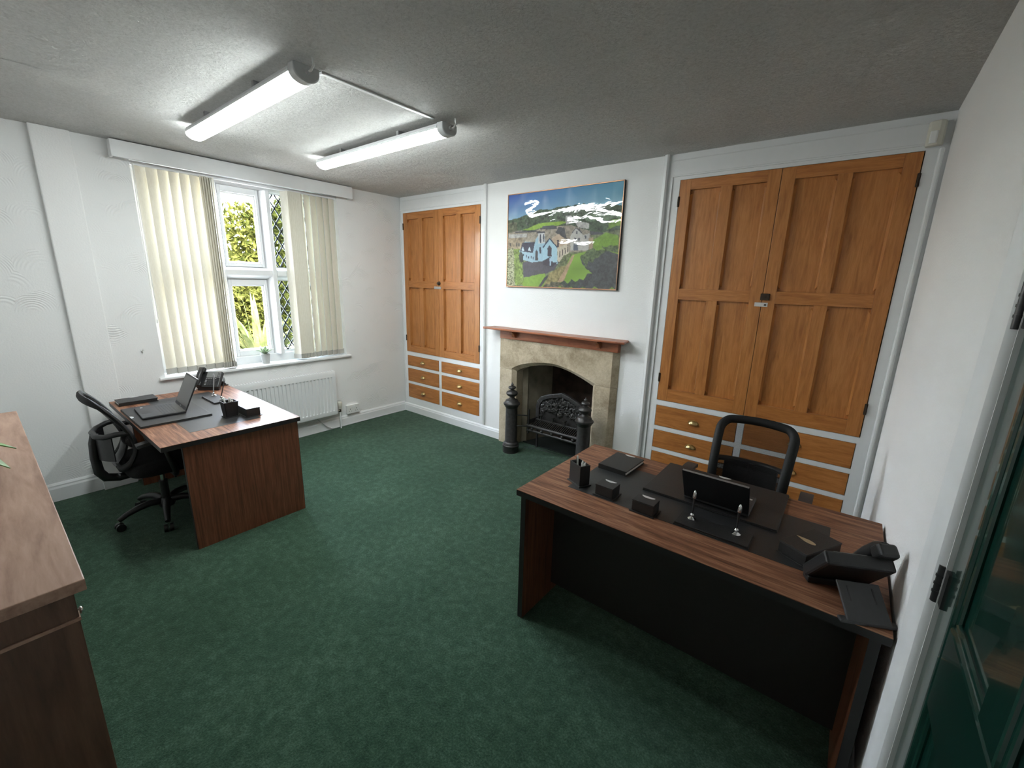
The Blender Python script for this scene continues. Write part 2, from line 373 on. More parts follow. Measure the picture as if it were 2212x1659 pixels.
# window wall (x = 0)
WY0, WY1, WZ0, WZ1 = -2.512, -0.815, 0.822, 2.565
wl_ = MB()
wl_.box(-0.30, 0, YN - 0.1, WY0, 0, H); wl_.box(-0.30, 0, WY1, 0.15, 0, H)
wl_.box(-0.30, 0, WY0, WY1, 0, WZ0); wl_.box(-0.30, 0, WY0, WY1, WZ1, H)
wall_left = struct(wl_.build('wall_left', M['wall_swirl']))
struct(MB().box(0.0005, 0.035, -3.02, -2.82, 0, H).build('trim_5', M['wall'], bevel=0.006), 'plain white pilaster strip left of the window')
# far wall (fireplace wall, y = 0)
wf = MB()
wf.box(0, 1.40, 0.05, 0.15, 0, H); wf.box(3.275, W, 0.05, 0.15, 0, H)
wf.box(1.40, 1.757, 0, 0.15, 0, H); wf.box(2.943, 3.275, 0, 0.15, 0, H); wf.box(1.757, 2.943, 0, 0.15, 1.05, H)
wall_far = struct(wf.build('wall_far', M['wall']))
MB().prism([(1.757, 0.10), (1.89, 0.10), (1.935, 0.13), (1.935, 0.15), (2.03, 0.46), (1.757, 0.46)], 2, 0, 1.1).build('firebox_cheek', M['cheek'], wall_far)
MB().prism([(2.943, 0.10), (2.775, 0.10), (2.73, 0.13), (2.73, 0.15), (2.64, 0.46), (2.943, 0.46)], 2, 0, 1.1).build('firebox_cheek', M['cheek'], wall_far)
MB().box(1.9, 2.8, 0.46, 0.52, 0, 1.1).build('fireback', M['soot_gap_shade'], wall_far)
MB().box(1.757, 2.943, 0.10, 0.52, 1.0, 1.1).build('firebox_lintel', M['soot_gap_shade'], wall_far)
# right wall with the green door
DY0, DY1, DZ = -3.03, -2.215, 2.03
wr = MB()
wr.box(W, W + 0.15, DY1, 0.15, 0, H); wr.box(W, W + 0.15, YN - 0.1, DY0, 0, H); wr.box(W, W + 0.15, DY0, DY1, DZ, H)
wall_right = struct(wr.build('wall_right', M['wall']))
wall_near = struct(MB().box(0, W, YN - 0.1, YN, 0, H).build('wall_near', M['wall']))
# skirting
def skirting(name, a, b, face, h=0.125, t=0.018):
    """a,b along-wall span; face: 'x+' sits on x=0 facing +x, 'y-' sits on y=0 facing -y, 'x-' on x=W, 'y+' on YN"""
    prof = [(0, 0), (t, 0), (t, h * 0.70), (t * 0.75, h * 0.80), (t * 0.75, h * 0.88), (t * 0.3, h), (0, h)]
    mb = MB()
    if face == 'x+': mb.prism([(p, q) for p, q in prof], 1, a, b)
    elif face == 'x-': mb.prism([(W - p, q) for p, q in prof], 1, a, b)
    elif face == 'y-': mb.prism([(-p, q) for p, q in prof], 0, a, b)
    else: mb.prism([(YN + p, q) for p, q in prof], 0, a, b)
    return struct(mb.build(name, M['white_gloss']))
bl = skirting('baseboard_left', -2.82, -0.018, 'x+')
MB().prism([(0.0, 0), (0.02, 0), (0.02, 0.1), (0.014, 0.115), (0.014, 0.125), (0.006, 0.14), (0, 0.14)], 1, YN, -3.02).build('board', M['white_gloss'], bl)
MB().box(0.035, 0.05, -3.025, -2.815, 0, 0.10).build('plinth', M['white_gloss'], bl, bevel=0.003)
bf = skirting('baseboard_far', 0.0, 1.69, 'y-', 0.11)
MB().prism([(0, 0), (-0.018, 0), (-0.018, 0.08), (-0.006, 0.11), (0, 0.11)], 0, 3.012, W).build('board', M['white_gloss'], bf)
skirting('baseboard_right', -2.10, -0.018, 'x-', 0.13)
skirting('baseboard_near', 0.02, W - 0.02, 'y+', 0.13)
# vertical cover strips either side of the chimney breast
def cover_strip(name, x0, x1, z0):
    mb = MB(); mb.prism([(x0, 0.0), (x0, -0.012), (x0 + 0.006, -0.026), (x1 - 0.012, -0.030), (x1, -0.022), (x1, 0.0)], 2, z0, H)
    return struct(mb.build(name, M['white_gloss'], smooth=30))
cover_strip('trim_1', 1.402, 1.440, 0.125); cover_strip('trim_2', 3.236, 3.274, 0.115)
# door set
arch = MB()
AP = [(W, -2.100), (W - 0.022, -2.104), (W - 0.032, -2.118), (W - 0.034, -2.135), (W - 0.026, -2.150), (W - 0.020, -2.165), (W - 0.020, -2.205), (W - 0.010, -2.212), (W, -2.212)]
arch.prism(AP, 2, 0, 2.14)
arch.prism([(p, -5.245 - q) for p, q in AP][::-1], 2, 0, 2.14)
arch.box(W - 0.03, W, -3.033, -2.212, 2.035, 2.14)
struct(arch.build('trim_3', M['white_gloss'], smooth=40))
door = thing('door_1', 'dark green gloss panelled door with butt hinges in the right-hand wall', 'door', (W, DY1, 0), kind='structure')
MB().box(0.045, 0.15, -0.828, 0.0, 0.0, 2.03).build('door_light_blocker', M['black_edge'], door)  # unseen black block, added to stop sky light leaking round the leaf
MB().box(-0.006, 0.044, -0.0035, -0.0005, 0.0, 2.03).build('painted_edge', M['white_gloss'], door)
DW = DY1 - DY0 - 0.01
def dbox(mb, u0, u1, z0, z1, x0, x1): return mb.box(x0, x1, -u1, -u0, z0, z1)
lf = MB()
for u0, u1, z0, z1 in ((0.004, 0.105, 0.008, 2.02), (DW - 0.105, DW, 0.008, 2.02), (0.105, DW - 0.105, 0.008, 0.22), (0.105, DW - 0.105, 0.86, 1.06), (0.105, DW - 0.105, 1.91, 2.02), (DW / 2 - 0.05, DW / 2 + 0.05, 0.22, 0.86), (DW / 2 - 0.05, DW / 2 + 0.05, 1.06, 1.91)):
    dbox(lf, u0, u1, z0, z1, 0.002, 0.042)
leaf = lf.build('door_leaf', M['green_door'], door, bevel=0.006)
for u0, u1 in ((0.10, DW / 2 - 0.045), (DW / 2 + 0.045, DW - 0.10)):
    for z0, z1 in ((0.215, 0.865), (1.055, 1.915)):
        dbox(MB(), u0, u1, z0, z1, 0.018, 0.034).build('panel', M['green_door'], leaf)
        fr = MB(); b = 0.018
        dbox(fr, u0, u0 + b, z0, z1, 0.008, 0.02); dbox(fr, u1 - b, u1, z0, z1, 0.008, 0.02); dbox(fr, u0, u1, z0, z0 + b, 0.008, 0.02); dbox(fr, u0, u1, z1 - b, z1, 0.008, 0.02)
        fr.build('panel_moulding', M['green_door'], leaf, bevel=0.006)
for z in (0.30, 1.085, 1.70):
    hm = MB().cyl((-0.008, 0.006, z - 0.045), (-0.008, 0.006, z + 0.045), 0.008, n=10); hm.box(-0.004, 0.003, -0.03, 0.02, z - 0.042, z + 0.042)
    for q in (-0.02, 0.0, 0.02): hm.cyl((-0.008, 0.006, z + q - 0.003), (-0.008, 0.006, z + q + 0.003), 0.0095, n=10)
    hm.build('hinge', M['black_plastic'], door, smooth=40)
hd = MB().lathe([(0.0, 0.0), (0.026, 0.0), (0.026, 0.004), (0.010, 0.008), (0.010, 0.03), (0.024, 0.04), (0.027, 0.055), (0.018, 0.068), (0.0, 0.07)], n=20)
hd.v = [(-z, -DW + 0.055 + x, 0.98 + y) for x, y, z in hd.v]
hd.build('knob', M['brass'], door, smooth=40)

# ------------------------------------------------------------------ window
win = thing('window_1', 'white painted stone mullioned window with clear casements and leaded diamond lights', 'window', (0, 0, 0), kind='structure')
GX = -0.20
sill = MB().box(-0.16, 0.030, -2.553, -0.768, 0.822, 0.846).build('window_sill', M['white_gloss'], win, bevel=0.006)
frm = MB()
frm.box(-0.26, -0.165, WY0, -2.36, 0.846, WZ1); frm.box(-0.26, -0.165, -1.075, WY1, 0.846, WZ1)
frm.box(-0.26, -0.165, -2.36, -1.075, 2.515, WZ1); frm.box(-0.26, -0.160, -2.36, -1.075, 0.822, 0.925)
frm.build('stone_surround', M['white_gloss'], win, bevel=0.012)
LIGHTS = [(-2.36, -1.985), (-1.885, -1.537), (-1.425, -1.075)]
for yc in (-1.935, -1.481):
    MB().prism([(-0.26, yc - 0.045), (GX - 0.012, yc - 0.056), (-0.105, yc - 0.024), (-0.095, yc - 0.016), (-0.095, yc + 0.016), (-0.105, yc + 0.024), (GX - 0.012, yc + 0.056), (-0.26, yc + 0.045)], 2, 0.925, 2.515).build('mullion', M['white_gloss'], win, smooth=20)
for y0, y1 in LIGHTS:
    MB().prism([(-0.26, 1.68), (GX - 0.012, 1.665), (-0.11, 1.708), (-0.10, 1.716), (-0.10, 1.764), (-0.11, 1.772), (GX - 0.012, 1.80), (-0.26, 1.79)], 1, y0 - 0.03, y1 + 0.03).build('transom', M['white_gloss'], win, smooth=20)
ZS = [(0.925, 1.672), (1.795, 2.515)]
for (y0, y1) in LIGHTS[:2]:
    for (z0, z1), tb in zip(ZS, ((0.055, 0.05), (0.035, 0.055))):
        c = MB(); b = 0.026
        c.box(GX - 0.03, GX + 0.03, y0, y0 + b, z0, z1); c.box(GX - 0.03, GX + 0.03, y1 - b, y1, z0, z1)
        c.box(GX - 0.03, GX + 0.03, y0 + b, y1 - b, z0, z0 + tb[0]); c.box(GX - 0.03, GX + 0.03, y0 + b, y1 - b, z1 - tb[1], z1)
        i0, i1, k0, k1 = y0 + b, y1 - b, z0 + tb[0], z1 - tb[1]; b2 = 0.012
        c.box(GX - 0.02, GX + 0.012, i0, i0 + b2, k0, k1); c.box(GX - 0.02, GX + 0.012, i1 - b2, i1, k0, k1); c.box(GX - 0.02, GX + 0.012, i0, i1, k0, k0 + b2); c.box(GX - 0.02, GX + 0.012, i0, i1, k1 - b2, k1)
        co = c.build('casement', M['white_gloss'], win, bevel=0.004)
        MB().add([(GX, i0, k0), (GX, i1, k0), (GX, i1, k1), (GX, i0, k1)], [(0, 1, 2, 3)]).build('pane', M['glass'], co)
    # casement stay on the upper light
    MB().tube([(GX + 0.04, y0 + 0.10, 1.845), (GX + 0.055, y0 + 0.14, 1.838), (GX + 0.05, y0 + 0.22, 1.836)], 0.004, 8).build('stay', M['white_metal'], win, smooth=60)
def clip_poly(poly, y0, y1, z0, z1):
    for ax, lim, sgn in ((0, y0, 1), (0, y1, -1), (1, z0, 1), (1, z1, -1)):
        out = []
        for i in range(len(poly)):
            a = poly[i]; b = poly[(i + 1) % len(poly)]
            da = sgn * (a[ax] - lim); db = sgn * (b[ax] - lim)
            if da >= 0: out.append(a)
            if (da > 0 > db) or (da < 0 < db):
                t = da / (da - db); out.append((a[0] + t * (b[0] - a[0]), a[1] + t * (b[1] - a[1])))
        poly = out
        if len(poly) < 3: return []
    return poly
y0, y1 = LIGHTS[2]; PW, PH = 0.0875, 0.1435
for z0, z1 in ((0.945, 1.667), (1.80, 2.505)):
    MB().box(GX - 0.015, GX + 0.015, y0, y1, z0 - 0.02, z0).box(GX - 0.015, GX + 0.015, y0, y1, z1, z1 + 0.015).build('fixed_light_bead', M['white_gloss'], win)
    ld = MB()
    for i in range(-1, 6):
        for j in range(-1, 12):
            cy = y0 + i * PW + (PW / 2 if j % 2 else 0); cz = z0 + j * PH / 2
            dia = [(cy - PW / 2, cz), (cy, cz - PH / 2), (cy + PW / 2, cz), (cy, cz + PH / 2)]
            p = clip_poly(dia, y0 + 0.002, y1 - 0.002, z0, z1)
            if len(p) < 3: continue
            ar = abs(sum(p[k][0] * p[(k + 1) % len(p)][1] - p[(k + 1) % len(p)][0] * p[k][1] for k in range(len(p)))) / 2
            if ar < 1e-5: continue
            ti = random.uniform(-0.0012, 0.0012)
            MB().add([(GX + ti * (q[0] - cy) * 20, q[0], q[1]) for q in p], [tuple(range(len(p)))]).build('pane', M['leaded'], win)
            for k in range(4):
                a = dia[k]; b = dia[(k + 1) % 4]
                if k in (0, 1):
                    mids = [s / 12 for s in range(13)]
                    seg = [(a[0] + (b[0] - a[0]) * s, a[1] + (b[1] - a[1]) * s) for s in mids]
                    seg = [q for q in seg if y0 <= q[0] <= y1 and z0 <= q[1] <= z1]
                    if len(seg) > 1: ld.bar((GX, seg[0][0], seg[0][1]), (GX, seg[-1][0], seg[-1][1]), 0.013, 0.009, (1, 0, 0))
    for a, b in (((y0, z0), (y1, z0)), ((y0, z1), (y1, z1)), ((y0, z0), (y0, z1)), ((y1, z0), (y1, z1))):
        ld.bar((GX, a[0], a[1]), (GX, b[0], b[1]), 0.009, 0.009, (1, 0, 0))
    ld.build('leading', M['lead'], win)

# ------------------------------------------------------------------ ceiling lights (real lamps of the room)
def batten(yc, label):
    t = thing('ceiling_light', label, 'light', (0.93, yc, H), group=None)
    L = 1.475; zc = -0.052
    lens = [(0.056 * math.sin(a), zc - 0.004 - 0.036 * math.cos(a)) for a in [(-1 + 2 * i / 18) * PI * 0.5 for i in range(19)]]
    MB().prism(lens, 0, 0.0, L - 0.031).build('diffuser', M['led'], t, smooth=50)
    MB().prism([(-0.060, zc - 0.004), (0.060, zc - 0.004), (0.060, zc + 0.008), (0.050, zc + 0.026), (-0.050, zc + 0.026), (-0.060, zc + 0.008)], 0, 0.01, L - 0.03).build('tray', M['white_metal'], t)
    cap = [(0.061 * math.sin(a), zc - 0.002 - 0.040 * math.cos(a)) for a in [(-1 + 2 * i / 14) * PI / 2 for i in range(15)]] + [(0.061, zc + 0.028), (-0.061, zc + 0.028)]
    MB().prism(cap, 0, L - 0.03, L + 0.025).build('end_cap', M['grey_plastic'], t, smooth=50, bevel=0.006)
    MB().tube([(L + 0.025, 0, zc), (L + 0.05, 0.006, zc), (L + 0.065, 0.012, zc + 0.02), (L + 0.06, 0.012, zc + 0.052)], 0.005, 8).build('flex', M['white_plastic'], t, smooth=60)
    MB().cyl((L + 0.02, 0, zc), (L + 0.04, 0, zc), 0.012, n=12).build('cable_gland', M['grey_plastic'], t, smooth=50)
    for x in (0.35, 1.05): MB().box(x - 0.012, x + 0.012, -0.05, 0.05, zc + 0.026, 0.0).build('bracket', M['steel'], t)
    return t
batten(-2.335, 'lit white batten ceiling light nearer the camera, left of the cable trunking')
batten(-1.455, 'lit white batten ceiling light nearer the fireplace wall')
tr = thing('cable_trunking', 'thin white cable trunking strip across the ceiling between the two lights', 'trunking', (2.36, -1.87, H))
MB().box(-0.012, 0.012, -0.35, 0.345, -0.009, 0).build('cover', M['white_gloss'], tr, bevel=0.003)
MB().box(-0.014, 0.014, -0.362, -0.345, -0.012, 0).build('end_piece', M['white_gloss'], tr, bevel=0.003)

# ------------------------------------------------------------------ built-in cupboards
def cup_pull():
    mb = MB(); g = []
    for i in range(13):
        u = PI * i / 12; row = []
        for j in range(7):
            v = PI / 2 * j / 6
            row.append((0.037 * math.cos(u) * math.cos(v), -0.026 * math.sin(u) * math.cos(v) - 0.002, 0.028 * math.sin(v)))
        g.append(row)
    mb.sheet(g, 0.002)
    mb.prism([(0.043 * math.cos(a), 0.035 * math.sin(a) - 0.002) for a in [PI * i / 12 for i in range(13)]], 1, -0.003, 0.0)
    return mb
PULL = cup_pull().mesh('cup_pull'); PULL.materials.append(M['brass']); PULL.polygons.foreach_set('use_smooth', [True] * len(PULL.polygons)); PULL.set_sharp_from_angle(angle=math.radians(50))
def child_mesh(name, me, parent, loc):
    o = bpy.data.objects.new(name, me); COL.objects.link(o); o.parent = parent; o.location = loc; return o
def cupboard(x0, x1, doors, drawers, zd, label, lock, outer, top_bead):
    t = thing('built_in_cupboard', label, 'cupboard', ((x0 + x1) / 2, 0, 0)); ox = (x0 + x1) / 2
    f = MB(); dx0, dxm, dx1 = doors; z0, z1 = zd
    X = lambda v: v - ox
    f.box(X(x0), X(dx0), 0, 0.035, 0, H); f.box(X(dx1), X(x1), 0, 0.035, 0, H); f.box(X(dx0), X(dx1), 0, 0.035, z1, H)
    rows = drawers['rows']; c0, c1, c2, c3 = drawers['cols']
    f.box(X(dx0), X(dx1), 0, 0.035, rows[0][1], z0)
    for (a, b), (c, e) in zip(rows[:-1], rows[1:]): f.box(X(dx0), X(dx1), 0, 0.035, e, a)
    f.box(X(dx0), X(dx1), 0, 0.035, 0, rows[-1][0]); f.box(X(c1), X(c2), -0.0005, 0.0345, rows[-1][0], rows[0][1])
    f.box(X(dx0), X(c0), -0.0003, 0.0347, rows[-1][0], rows[0][1]); f.box(X(c3), X(dx1), -0.0003, 0.0347, rows[-1][0], rows[0][1])
    f.build('face_frame', M['white_gloss'], t)
    bead = MB(); bx0, bx1, bz = top_bead
    bead.box(X(bx0), X(bx1), -0.010, 0, bz, bz + 0.012); bead.box(X(bx0), X(bx1), -0.006, 0, 2.622, 2.628)
    bead.box(X(bx0), X(bx0) + 0.012, -0.010, 0, 0.12, bz)
    bead.build('bead_moulding', M['white_gloss'], t, bevel=0.004)
    g = 0.003
    MB().box(X(dx0) - 0.004, X(dx1) + 0.004, 0.036, 0.0498, 0.14, z1 + 0.004).build('gap_shade_board', M['soot_gap_shade'], t)  # dark sheet that paints the shade seen through the door gaps
    for k, (a, b) in enumerate(((dx0, dxm), (dxm, dx1))):
        a += g * (k == 0) + 0.0017; b -= g * (k == 1) + 0.0017
        sw = 0.078; mw = 0.074; ya, yb = -0.006, 0.032
        zt0, zt1 = 1.70, 2.412; zb0, zb1 = 0.895, 1.618
        mid = (a + b) / 2
        dm = MB()
        dm.box(X(a), X(a + sw), ya, yb, z0 + g, z1 - g); dm.box(X(b - sw), X(b), ya, yb, z0 + g, z1 - g)
        for q0, q1 in ((zb0, zb1), (zt0, zt1)): dm.box(X(mid - mw / 2), X(mid + mw / 2), ya, yb, q0, q1)
        d_ = dm.build('door', M['pine_v'], t, bevel=0.0015)
        for q0, q1 in ((z0 + g, zb0), (zb1, zt0), (zt1, z1 - g)): MB().box(X(a + sw), X(b - sw), ya + 0.0006, yb, q0, q1).build('rail', M['pine_h'], d_, bevel=0.0012)
        for u0, u1 in ((a + sw, mid - mw / 2), (mid + mw / 2, b - sw)):
            for q0, q1 in ((zb0, zb1), (zt0, zt1)):
                MB().box(X(u0 - 0.004), X(u1 + 0.004), 0.020, 0.028, q0 - 0.004, q1 + 0.004).build('panel', M['pine_v'], d_)
                # stopped chamfer running round the panel opening
                ch = MB(); w = 0.013; yo, yi = ya - 0.0004, 0.0198
                ch.add([(X(u0), yo, q0 + 0.04), (X(u0 + w), yi, q0 + 0.02), (X(u0 + w), yi, q1 - 0.02), (X(u0), yo, q1 - 0.04), (X(u0), yi, q0 + 0.02), (X(u0), yi, q1 - 0.02)], [(0, 1, 2, 3), (0, 4, 1), (3, 2, 5), (4, 0, 3, 5)])
                ch.add([(X(u1), yo, q0 + 0.04), (X(u1 - w), yi, q0 + 0.02), (X(u1 - w), yi, q1 - 0.02), (X(u1), yo, q1 - 0.04), (X(u1), yi, q0 + 0.02), (X(u1), yi, q1 - 0.02)], [(3, 2, 1, 0), (1, 4, 0), (5, 2, 3), (5, 3, 0, 4)])
                ch.build('chamfer', M['pine_v'], d_)
        hx = a if k == 0 else b
        for z in (2.335, 0.985):
            MB().box(X(hx) - 0.008, X(hx) + 0.008, -0.010, -0.0055, z - 0.035, z + 0.035).cyl((X(hx), -0.010, z - 0.037), (X(hx), -0.010, z + 0.037), 0.005, n=8).build('hinge', M['old_iron'], d_)
        if lock and k == lock[0]:
            lx, lz, style = lock[1:]
            if style == 'round':
                lk = MB().lathe([(0, 0), (0.024, 0), (0.024, 0.006), (0.016, 0.012), (0.014, 0.028), (0, 0.03)], n=18)
                lk.v = [(X(lx) + p, -0.004 - r_, lz + q) for p, q, r_ in lk.v]; lk.build('lock', M['old_iron'], d_, smooth=40)
                MB().box(X(lx - 0.085), X(lx + 0.03), -0.010, -0.004, lz - 0.066, lz - 0.036).cyl((X(lx - 0.0), -0.012, lz - 0.05), (X(lx), -0.004, lz - 0.05), 0.014, n=14).build('hasp', M['steel'], d_, smooth=40)
            else:
                MB().box(X(lx - 0.028), X(lx + 0.028), -0.022, -0.004, lz - 0.022, lz + 0.022).cyl((X(lx), -0.026, lz), (X(lx), -0.02, lz), 0.008, n=12).build('lock', M['old_iron'], d_, bevel=0.003)
                MB().box(X(lx - 0.060), X(lx + 0.022), -0.008, -0.0045, lz - 0.068, lz - 0.040).build('tag', M['silver'], d_, bevel=0.002)
                MB().box(X(lx + 0.0), X(lx + 0.014), -0.0095, -0.008, lz - 0.060, lz - 0.050).build('tag_slot', M['black_plastic'], d_)
    for q0, q1 in rows:
        for a, b in ((c0, c1), (c2, c3)):
            dr = MB().box(X(a) + g, X(b) - g, -0.003, 0.022, q0 + g, q1 - g).build('drawer', M['pine_h'], t, bevel=0.0025)
            child_mesh('cup_pull', PULL, dr, (X((a + b) / 2), -0.003, (q0 + q1) / 2 - 0.012))
    return t
cupboard(0.018, 1.40, (0.070, 0.698, 1.350), {'rows': [(0.622, 0.758), (0.415, 0.588), (0.196, 0.382)], 'cols': (0.075, 0.676, 0.719, 1.349)}, (0.809, 2.490),
         'tall built-in pine cupboard over six drawers, in the alcove left of the fireplace', (0, 0.706, 1.678, 'round'), 'l', (0.02, 1.392, 2.515))
cupboard(3.275, W, (3.366, 4.023, 4.705), {'rows': [(0.568, 0.748), (0.374, 0.533), (0.165, 0.340)], 'cols': (3.368, 3.990, 4.036, 4.694)}, (0.792, 2.488),
         'wide built-in pine cupboard over drawers behind the near desk, right of the fireplace', (1, 4.040, 1.662, 'square'), 'r', (3.300, 4.79, 2.512))
# moulding at the right edge of the right cupboard belongs to the wall corner
struct(MB().box(4.758, 4.782, -0.022, 0.0, 0.13, 2.49).build('trim_4', M['white_gloss'], bevel=0.008))

# ------------------------------------------------------------------ fireplace
sur = thing('fireplace_surround', 'buff stone fireplace surround with a low arched opening', 'fireplace', (2.35, 0, 0))
O = lambda x: x - 2.35
MB().prism([(O(1.69), -0.001), (O(1.69), -0.05), (O(1.849), -0.05), (O(1.889), -0.012), (O(1.889), 0.098), (O(1.760), 0.098), (O(1.760), -0.001)], 2, 0, 0.826).build('jamb_stone', M['stone'], sur, bevel=0.003)
MB().prism([(O(2.812), -0.05), (O(2.962), -0.05), (O(3.010), -0.006), (O(3.010), -0.001), (O(2.940), -0.001), (O(2.940), 0.098), (O(2.776), 0.098), (O(2.776), -0.012)][::-1], 2, 0, 0.826).build('jamb_stone', M['stone'], sur, bevel=0.003)
arc = [(1.849, 0.842), (1.90, 0.872), (1.96, 0.898), (2.05, 0.924), (2.15, 0.944), (2.25, 0.957), (2.335, 0.961), (2.42, 0.955), (2.51, 0.938), (2.60, 0.914), (2.68, 0.888), (2.75, 0.862), (2.812, 0.836)]
n = len(arc); xi0, xi1 = 1.889, 2.776
def inner(p):
    s = (p[0] - 1.849) / (2.812 - 1.849); return (xi0 + s * (xi1 - xi0), p[1] - 0.030)
lt = MB()
fr_arc = [(O(x), -0.05, z) for x, z in arc]; in_arc = [(O(inner(p)[0]), -0.012, inner(p)[1]) for p in arc]; bk_arc = [(q[0], 0.098, q[2]) for q in in_arc]
top = [(O(x), -0.05, 1.146) for x, z in arc]; topb = [(O(x), 0.098, 1.045) for x, z in arc]
vs = fr_arc + in_arc + bk_arc + top + topb; fs = []
for i in range(n - 1):
    fs += [(i, i + 1, 3 * n + i + 1, 3 * n + i), (n + i, n + i + 1, i + 1, i), (2 * n + i, 2 * n + i + 1, n + i + 1, n + i), (4 * n + i, 4 * n + i + 1, 2 * n + i + 1, 2 * n + i)]
lt.add(vs, fs)
lt.prism([(O(1.69), -0.001), (O(1.69), -0.05), (O(1.8492), -0.05), (O(1.8892), -0.012), (O(1.889), 0.098), (O(1.760), 0.098), (O(1.760), -0.001)], 2, 0.829, 0.8425)
lt.box(O(1.69), O(1.849), -0.05, -0.001, 0.8425, 1.146)
lt.box(O(1.760), O(1.889), -0.001, 0.098, 0.8425, 1.045)
lt.prism([(O(2.8118), -0.05), (O(2.962), -0.05), (O(3.010), -0.006), (O(3.010), -0.001), (O(2.812), -0.001)], 2, 0.829, 1.146)
lt.box(O(2.776), O(2.940), -0.001, 0.098, 0.829, 1.045)
lt.add([(O(1.849), -0.05, 1.146), (O(2.812), -0.05, 1.146), (O(2.812), -0.001, 1.146), (O(1.849), -0.001, 1.146)], [(0, 1, 2, 3)])
lt.build('lintel_stone', M['stone'], sur)
for x0_, x1_ in ((1.70, 1.845), (2.815, 2.96)): MB().box(O(x0_), O(x1_), -0.046, -0.002, 0.8262, 0.8288).build('mortar_joint', M['cheek'], sur)
man = thing('mantel_shelf', 'red mahogany mantel shelf with two small brackets above the stone surround', 'mantel', (2.32, 0, 1.146))
OM = lambda x: x - 2.32
MB().prism([(OM(1.535), -0.155), (OM(3.105), -0.155), (OM(3.075), -0.001), (OM(1.565), -0.001)], 2, 0.090, 0.112).build('shelf', M['mahogany'], man, bevel=0.005)
MB().box(OM(1.690), OM(3.010), -0.058, -0.001, 0.0, 0.0895).build('frieze_board', M['mahogany'], man, bevel=0.003)
for x in (1.885, 2.83):
    MB().prism([(-0.0585, 0.089), (-0.135, 0.089), (-0.13, 0.075), (-0.105, 0.066), (-0.092, 0.05), (-0.085, 0.03), (-0.0585, 0.018)], 0, OM(x - 0.018), OM(x + 0.018)).build('bracket', M['mahogany'], man, bevel=0.003)
he = thing('hearth', 'dark slate hearth slab under the fire basket with a thin metal edging', 'hearth', (2.35, 0.22, 0))
MB().box(-0.44, 0.41, -0.118, 0.235, 0.0, 0.012).build('slab', M['slate'], he)
pts = [(2.0 - 2.35, 0.0 - 0.22, 0.006), (2.13 - 2.35, 0.030 - 0.22, 0.006), (2.26 - 2.35, 0.042 - 0.22, 0.006), (2.40 - 2.35, 0.03 - 0.22, 0.006), (2.60 - 2.35, -0.03 - 0.22, 0.006)]
MB().tube([(p[0], p[1], 0.002) for p in pts], 0.0020, 8).build('edging', M['lead'], he, smooth=60)

gr = thing('fire_basket', 'black cast-iron fire basket with two tall finialled dogs and leafy back plate', 'grate', (2.40, 0, 0))
OG = lambda x: x - 2.40
DOG = [(0.0, 0.0), (0.082, 0.0), (0.082, 0.055), (0.086, 0.062), (0.086, 0.075), (0.078, 0.082), (0.080, 0.090), (0.076, 0.10), (0.066, 0.106), (0.061, 0.115), (0.060, 0.475), (0.066, 0.482), (0.074, 0.500), (0.084, 0.512), (0.084, 0.524), (0.072, 0.532), (0.066, 0.545), (0.060, 0.556), (0.038, 0.566), (0.026, 0.578), (0.024, 0.586), (0.040, 0.598), (0.056, 0.612), (0.060, 0.626), (0.054, 0.640), (0.036, 0.652), (0.020, 0.660), (0.018, 0.665), (0.034, 0.674), (0.040, 0.684), (0.034, 0.695), (0.016, 0.702), (0.010, 0.708), (0.016, 0.714), (0.012, 0.721), (0.005, 0.728), (0.0, 0.745)]
for x in (1.972, 2.805):
    MB().lathe(DOG, (OG(x), -0.19, 0), 28).build('fire_dog', M['iron'], gr, smooth=35)
FX0, FX1, FY, BY = OG(2.11), OG(2.69), -0.075, 0.045
for z, rr in ((0.285, 0.016), (0.236, 0.013)):
    MB().tube([(FX0 - 0.02, FY, z), (FX0, FY, z), (FX1, FY, z), (FX1 + 0.02, FY, z)], rr, 10).build('front_bar', M['iron'], gr, smooth=60)
MB().box(FX0, FX1, BY - 0.006, BY + 0.006, 0.318, 0.338).build('rear_bar', M['iron'], gr, bevel=0.004)
for i in range(5):
    x = FX0 + 0.05 + i * (FX1 - FX0 - 0.1) / 4
    MB().ball((x, FY - 0.012, 0.262), 0.015, 10, 6).build('stud', M['iron'], gr, smooth=60)
for i in range(4):
    x = FX0 + 0.07 + i * 0.142
    MB().lathe([(0.0, 0), (0.011, 0), (0.011, 0.034), (0.021, 0.041), (0.021, 0.052), (0.0, 0.054)], (x, BY, 0.336), 12).build('knob', M['iron'], gr, smooth=40)
for i in range(26):
    x = FX0 + 0.015 + i * (FX1 - FX0 - 0.03) / 25
    MB().bar((x, FY + 0.008, 0.282), (x, BY, 0.322), 0.007, 0.012).build('grate_slat', M['iron'], gr)
for x in (FX0, FX1):
    MB().box(x - 0.007, x + 0.007, FY - 0.012, FY + 0.006, 0.20, 0.455).build('corner_post', M['iron'], gr, bevel=0.003)
    MB().box(x - 0.006, x + 0.006, FY, BY + 0.06, 0.30, 0.345).build('side_bar', M['iron'], gr, bevel=0.003)
    MB().box(x - 0.008, x + 0.008, BY + 0.03, BY + 0.05, 0.0, 0.34).build('rear_leg', M['iron'], gr)
for z in (0.40, 0.285):
    for xd, xp in ((1.972, FX0), (2.805, FX1)):
        s = 1 if xp < 0 else -1
        MB().tube([(OG(xd) + s * 0.05, -0.175, z), (OG(xd) + s * 0.09, -0.155, z + 0.004), (xp - s * 0.02, FY - 0.02, z - 0.008), (xp, FY, z - 0.012)], 0.007, 8).build('link_rod', M['iron'], gr, smooth=60)
PYB = 0.095
